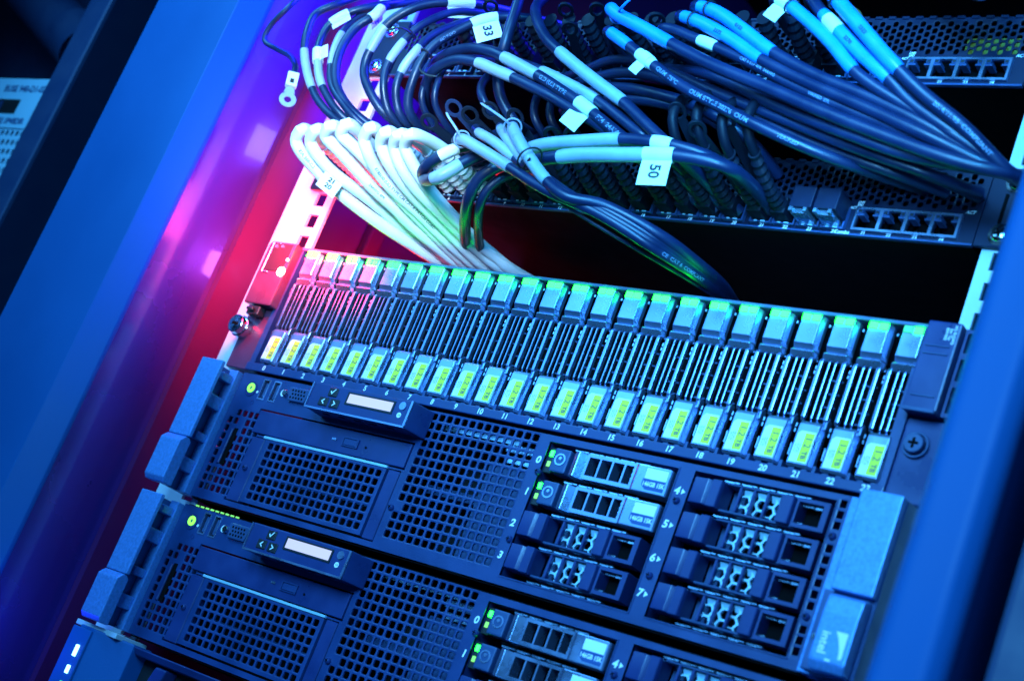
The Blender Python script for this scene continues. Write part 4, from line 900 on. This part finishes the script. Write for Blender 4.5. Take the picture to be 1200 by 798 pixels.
o, P = dark([(858,54,8),(830,34,-20),(814,10,-56),(824,10,-60),(845,18,-62),(875,38,-62),(907,61,-61),(960,90,-57),(1020,116,-53),(1100,156,-46)] + END, 'upper of the twin blue sleeved cables at the top', r=3.5, sleeves=[((820,9),(906,61),.6,'blue_sleeve')], texts=[((872, 30), '0133', 3.2, 'ink', .7)])
zip_tie(P, (831, 12), 3.9, o)
o, P = dark([(950,60,8),(925,34,-20),(908,2,-58),(920,4,-62),(950,28,-63),(975,52,-62),(1001,82,-60),(1030,104,-56),(1075,132,-50),(1125,164,-44)] + END, 'blue sleeved cable with a white square tag at the top right', r=3.4, sleeves=[((916,3),(1000,80),.6,'blue_sleeve')])
flag_tag(P, (917, 4), 7, 9, (-.25, 0, -1), o, None, r=3.6)
zip_tie(P, (926, 9), 3.9, o)
o, P = dark([(1000,80,8),(962,30,-24),(948,-4,-54),(962,14,-60),(985,38,-61),(1010,64,-60),(1041,92,-58),(1070,122,-52),(1120,158,-45)] + END, 'blue sleeved cable with a white wrap, second from right of the sleeves', r=3.6, sleeves=[((965,18),(1041,92),.55,'blue_sleeve'),((968,20),(984,36),.8,'paper')], texts=[((1000, 52), '3270', 3.2, 'ink', .7)])
o, P = dark([(1010,50,8),(975,-12,-30),(972,-10,-64),(985,6,-66),(1010,34,-66),(1035,62,-64),(1054,82,-62),(1085,112,-56),(1130,150,-48)] + END, 'rightmost blue sleeved cable slanting toward the upper open ports', r=3.7, sleeves=[((972,-8),(1053,81),.7,'blue_sleeve')], texts=[((1018, 40), '3322', 3.2, 'ink', .8), ((1130, 152), '2014/11/95  COMPLIANT', 3.6)])
zip_tie(P, (980, 2), 4.1, o)
MID = [([(640,110,8),(670,88,-10),(693,80,-22),(715,72,-30),(745,72,-36),(790,86,-40),(830,104,-42),(900,134,-42),(980,166,-38),(1080,200,-26),(1150,226,0)], 'dark cable in the middle layer just under the tagged cables', 3.1),
       ([(650,120,8),(685,96,-12),(707,90,-26),(733,86,-32),(775,92,-38),(830,112,-38),(890,140,-38),(960,172,-32),(1040,200,-20),(1110,226,4)], 'dark cable in the middle layer, second in the stack', 3.3),
       ([(660,130,8),(700,106,-16),(727,104,-28),(757,108,-34),(807,121,-36),(850,142,-32),(886,172,-18),(912,206,4)], 'dark cable of the middle layer that bends down to the lower ports', 3.5),
       ([(670,140,8),(708,120,-16),(733,118,-26),(773,121,-32),(826,136,-30),(866,166,-20),(890,200,4)], 'lowest dark cable of the middle layer, below the bent one', 3.4),
       ([(780,80,0),(820,86,-36),(860,100,-44),(910,124,-46),(980,152,-46),(1070,184,-40)] + END, 'dark cable under the wide sleeved one, with worn printing', 3.3),
       ([(760,92,4),(810,100,-28),(870,118,-36),(930,142,-38),(1000,170,-34),(1090,206,-18),(1150,232,6)], 'shadowed dark cable deep in the right hand bundle', 3.3),
       ([(900,80,6),(940,96,-24),(1000,118,-36),(1070,146,-38),(1130,172,-36)] + END, 'shadowed dark cable near the top of the right hand bundle', 3.3)]
for pts, lab, r_ in MID: dark(pts, lab, r=r_, texts=[((760, 76), '1510', 2.6)] if 'just under' in lab else ())
dark([(1170,-30,-20),(1158,-14,-30),(1145,-8,-38),(1120,-16,-30),(1080,-30,0)], 'sleeved cable end poking in at the top edge, left of its twin', r=4.2, sleeves=[((1145,-8),(1160,-16),.6,'blue_sleeve')], group='cable ends at the top edge')

CS = .95
# --- horizontal pair with the tag 50
o, P = dark([(600,186,-10),(612,178,-50),(640,170,-58),(680,166,-60),(727,163,-60),(765,166,-58),(795,172,-55),(830,184,-48),(856,200,-34),(876,222,-12)], 'upper of the two level cables, with a white wrap near its middle', r=3.5, sleeves=[((622,174),(726,163)),((766,166),(791,171),.9,'paper')])
mb = MB()
o, P = dark([(585,200,-20),(610,193,-52),(640,187,-60),(680,182,-62),(740,181,-62),(790,182,-58),(840,192,-50),(868,206,-38),(895,234,-10),(902,246,4)], 'lower of the two level cables, carrying the tag printed 50', r=3.7, sleeves=[((654,185),(756,181),.7)])
flag_tag(P, (767, 182), 12.5, 15.5, (.06, 0, -1), o, '50', rot=-90, size=8, r=3.7)

# --- tied bundle running down to the right
CS = .80
EB = lambda k: [(700 + k * 3, 250 - k * 3, -56), (760 + k * 4, 288 - k * 4, -40), (808 + k * 3, 318 - k * 3, -12), (842 + k * 2, 341 - k * 2, 20), (866, 360, 70), (890, 372, 150)]
o, P = dark([(560,182,0),(536,168,-50),(541,164,-66),(560,174,-68),(597,196,-68),(640,222,-66)] + EB(0), 'front cable of the tied bundle, white sleeve and upright tie tail', r=3.6, sleeves=[((539,163),(596,195),.7)], texts=[((800, 313), 'CE  CAT 6  COMPLIANT', 3.4)])
zip_tie(P, (541, 165), 4.2, o, tail=[(534, 150, -74), (526, 138, -76), (523, 132, -77)], mt='sleeve')
o, P = dark([(590,170,0),(560,152,-45),(560,156,-58),(580,168,-62),(604,186,-62),(640,208,-62),(672,230,-60)] + EB(1), 'rear cable of the tied bundle with a sleeve turned at its end', r=3.3, sleeves=[((560,157),(603,186))])
o, P = dark([(610,166,0),(588,150,-44),(588,154,-58),(600,170,-63),(615,190,-63),(645,215,-62),(676,236,-60)] + EB(2), 'middle cable of the tied bundle with a pale sleeve', r=3.2, sleeves=[((586,152),(614,188))])
o, P = dark([(630,160,0),(605,146,-46),(600,150,-64),(608,166,-69),(624,190,-70),(642,212,-69),(665,230,-66)] + EB(3), 'right cable of the tied bundle, long pale sleeve crossed by the black tie', r=3.8, sleeves=[((600,149),(642,211),.7)])
zip_tie(P, (601, 150), 4.4, o, tail=[(588, 138, -76), (572, 127, -78), (563, 121, -79)], mt='sleeve')
zip_tie(P, (622, 188), 6.5, o, tail=[(612, 200, -66), (612, 208, -64)])
dark([(545,200,0),(580,196,-40),(614,206,-60),(640,226,-62),(680,252,-54),(730,282,-40),(790,318,-10),(838,348,20),(860,358,80)], 'thin cable under the tied bundle with a green lit edge', r=1.1, mt='cable')  # strand added to catch green light where a cable edge only reflects it
CS = .90
# dark bends left of the bundle
o, P = dark([(640,196,0),(610,190,-36),(585,195,-48),(562,209,-50),(549,232,-44),(545,256,-26),(547,285,10),(552,310,50),(556,330,120)], 'dark cable bending down into the gap left of the tied bundle', r=3.8)
dark([(650,206,4),(615,202,-30),(590,208,-40),(570,224,-42),(561,245,-34),(560,270,-10),(565,300,30),(570,325,110)], 'inner dark cable bending down into the gap left of the tied bundle', r=3.0, texts=[((563, 258), 'COMPLIANT', 2.6)])
o, P = dark([(640,160,4),(600,172,-38),(565,182,-54),(545,190,-60),(522,203,-64),(508,209,-64),(498,210,-50),(500,200,-20),(530,210,4)], 'sleeved cable end lying across beside the white boots', r=3.9, sleeves=[((508,209),(542,191),.6)])
o, P = dark([(600,150,0),(560,168,-44),(535,175,-56),(515,184,-60),(500,195,-58),(496,206,-44),(510,215,0)], 'dark cable with a white wrap beside the last white boot', r=3.7, sleeves=[((514,184),(534,175),.5,'paper')])

# --- dark boots and plugs in the lower switch
BT = PORTX[8:22]
for k, x in enumerate(BT):
    t = thing('plug', (x, 5, 53), 'black ribbed plug in the lower switch above the printed port number ' + NW[(k + 9) % 24], 'plug', 'black plugs in the lower switch')
    mb = MB(); mb.box(-4.4, 4.4, -9, 4, -5, 4.5); mb.obj('plug_body', 'boot', t, bevel=.8, seg=2)
    mb = MB(); sec_ = []
    ang = .30 + (k % 3) * .06
    for q in range(17):
        rr = 4.7 - q * .07 - (.9 if q % 2 else 0); yy = -9 - q * 2.0; zz = (q * q) * .030 * ang * 4; xx = -(q * q) * .012
        sec_.append([(xx + rr * math.cos(2 * math.pi * i / 14), yy, zz + rr * math.sin(2 * math.pi * i / 14)) for i in range(14)])
    mb.loft(sec_); mb.obj('ribbed_sleeve', 'boot', t)
    ex, ey, ez = -(256) * .012, -41, 256 * .030 * ang * 4
    mb = MB(); q = [Vector((ex, ey + 1, ez)), Vector((ex - 1, ey - 7, ez + 4)), Vector((ex - 3, ey - 12, ez + 14)), Vector((ex - 3, ey - 4, ez + 30)), Vector((ex + 2, ey + 20, ez + 42)), Vector((ex + 8, ey + 60, ez + 34 - 28))]
    mb.loft(tube_pts(smooth_path(q[:5]), 2.7, 12)); None if k < 10 else mb.obj('plug_lead', 'boot', t, smooth=True)
for k, x in enumerate(PORTX[22:24]):
    t = thing('port_cover', (x, 5, 53), ['black block over port 23 of the lower switch, left of its twin', 'black block over port 24 of the lower switch, right of its twin'][k], 'port cover', 'black port blocks')
    mb = MB(); mb.box(-6.3, 6.3, -12, 2, -2.2, 9.5); mb.obj('block', 'switch', t, bevel=.5, seg=2)
    mb = MB(); mb.box(-5.0, 4.4, -10.5, 2, -5.4, -2.4); mb.box(-5.6, -3.2, -12.6, -10.5, -5, -2.4); mb.box(2.6, 4.8, -12.6, -10.5, -5, -2.4); mb.obj('metal_tongue', 'steel', t, bevel=.3)

# --- pull tabs with a ring at the end
def pull_tab(px, py, y, base, lab, mt='cable', r=4.7):
    c_ = W(px, py, y); b_ = Vector(base); ax = (b_ - c_).normalized(); n = (CAM - c_); n = (n - ax * n.dot(ax)).normalized(); s_ = ax.cross(n)
    n = (n * .6 + s_ * .15).normalized(); s_ = ax.cross(n).normalized(); n = s_.cross(ax)
    mb = MB(); N = 26
    def cr(rr, h): return [tuple(c_ + (ax * math.cos(2 * math.pi * i / N) * 1.25 + s_ * math.sin(2 * math.pi * i / N)) * rr + n * h) for i in range(N)]
    mb.loft([cr(r * .60, -.9), cr(r * .60, .9), cr(r, .9), cr(r, -.9), cr(r * .60, -.9)], cap=False)
    L0 = c_ + ax * r * 1.1; L1 = b_
    mb.loft([[tuple(p + s_ * a_ + n * h) for a_, h in ((-w_, -.8), (w_, -.8), (w_, .8), (-w_, .8))] for p, w_ in ((L0, 2.4), (L0.lerp(L1, .3), 2.8), (L1, 3.0))])
    o_ = mb.obj('pull_tab', mt, None, bevel=.25); tag(o_, lab, 'pull tab', 'plastic pull tabs'); return o_
TABS = [(503,143,-48,(158,0,58),'dark ring tab left of the tied bundle, above the white boot', 'boot'),
        (532,127,-46,(178,0,58),'violet lit ring tab above the upright tie tail, left of its pair', 'cable'), (551,135,-46,(188,0,58),'violet lit ring tab above the upright tie tail, right of its pair', 'boot'),
        (575,130,-40,(196,0,58),'dark ring tab above the sleeve of the right tied cable', 'boot'), (604,138,-36,(208,0,58),'dark ring tab in the shadow right of the tied bundle', 'boot'),
        (794,131,-46,(314,0,60),'ring tab under the middle cables, left of three', 'boot'), (817,152,-46,(330,0,60),'lowest of the three ring tabs right of the 50 tag', 'boot'), (851,142,-42,(342,0,60),'rightmost of the three ring tabs right of the 50 tag', 'boot'),
        (647,158,-40,(232,0,60),'left small ring tab over the level cables', 'boot'), (671,159,-40,(246,0,60),'right small ring tab over the level cables', 'boot')]
for a_ in TABS: pull_tab(*a_)
for k, (px, py) in enumerate(((575, 8), (663, 12), (700, 12), (770, 24), (668, 34))):
    pull_tab(px, py, -36, (W(px + 16, py + 52, 0)), ['dark ring tab near the top behind the 33 tag', 'dark ring tab near the top, left of the wide blue sleeve', 'dark ring tab near the top beside the light tie tail', 'dark ring tab behind the wide blue sleeve', 'lower dark ring tab left of the wide blue sleeve'][k], 'boot')
# upper plugs in the shadow
for k, x in enumerate(PORTX[4:22]):
    t = thing('plug', (x, 5, 53 + 2 * U), 'shadowed black plug in the upper switch, port ' + NW[k + 5] + ' counted from the left', 'plug', 'black plugs in the upper switch')
    mb = MB(); mb.box(-4.4, 4.4, -9, 4, -5, 4.5); mb.loft([[(rr * math.cos(2 * math.pi * i / 12), -9 - q * 2.2, rr * math.sin(2 * math.pi * i / 12) + q * q * .05) for i in range(12)] for q in range(13) for rr in (4.6 - (.8 if q % 2 else 0),)]); mb.obj('ribbed_sleeve', 'boot', t)

# --- earth lug hanging at the left
c0 = W(337, 117, -58)
t = thing('ring_terminal', tuple(c0), 'pale metal ring terminal hanging against the violet side panel', 'ring terminal')
fx = (W(343, 92, -58) - c0); ax = fx.normalized(); n = (CAM - c0); n = (n - ax * n.dot(ax)).normalized(); s_ = ax.cross(n)
def lp(a_, b_, h): return tuple(ax * a_ + s_ * b_ + n * h)
N = 24; mb = MB()
def cr(rr, h): return [lp(rr * math.cos(2 * math.pi * i / N), rr * math.sin(2 * math.pi * i / N), h) for i in range(N)]
mb.loft([cr(2.2, -.5), cr(2.2, .5), cr(5.4, .5), cr(5.4, -.5), cr(2.2, -.5)], cap=False)
mb.loft([[lp(a_, -w_, -.5), lp(a_, w_, -.5), lp(a_, w_, .5), lp(a_, -w_, .5)] for a_, w_ in ((4.9, 3.6), (9.5, 2.4))]); mb.obj('ring', 'sleeve', t, bevel=.2)
mb = MB(); mb.loft([[lp(a_, -3.6, -2.2), lp(a_, 3.6, -2.2), lp(a_, 3.6, 2.2), lp(a_, -3.6, 2.2)] for a_ in (9.6, 20)]); mb.obj('barrel', 'paper', t, bevel=.8, seg=2)
mb = MB(); mb.loft([[lp(a_, -1.2, 2.25), lp(a_, 1.2, 2.25), lp(a_, 1.2, 2.5), lp(a_, -1.2, 2.5)] for a_ in (11.5, 14.5)]); mb.obj('crimp_window', 'ink', t)
cable([(343,90,-58),(346,78,-56),(340,66,-50),(325,58,-46),(310,48,-48),(318,30,-50),(340,8,-50),(362,-14,-40)], 'blurred thin lead running from the ring terminal along the side panel', r=2.2, group='earth leads')
# brass connector and tag slip
mb = MB(); c_ = W(1003, 22, 0); mb.loft(tube_pts([c_ + Vector((-7, 0, 5)), c_ + Vector((0, -2, 0)), c_ + Vector((5, 0, -7))], 4.2, 8)); o = mb.obj('brass_connector', 'gold', None, bevel=.8); tag(o, 'small brass coloured connector behind the rightmost blue sleeve', 'connector')
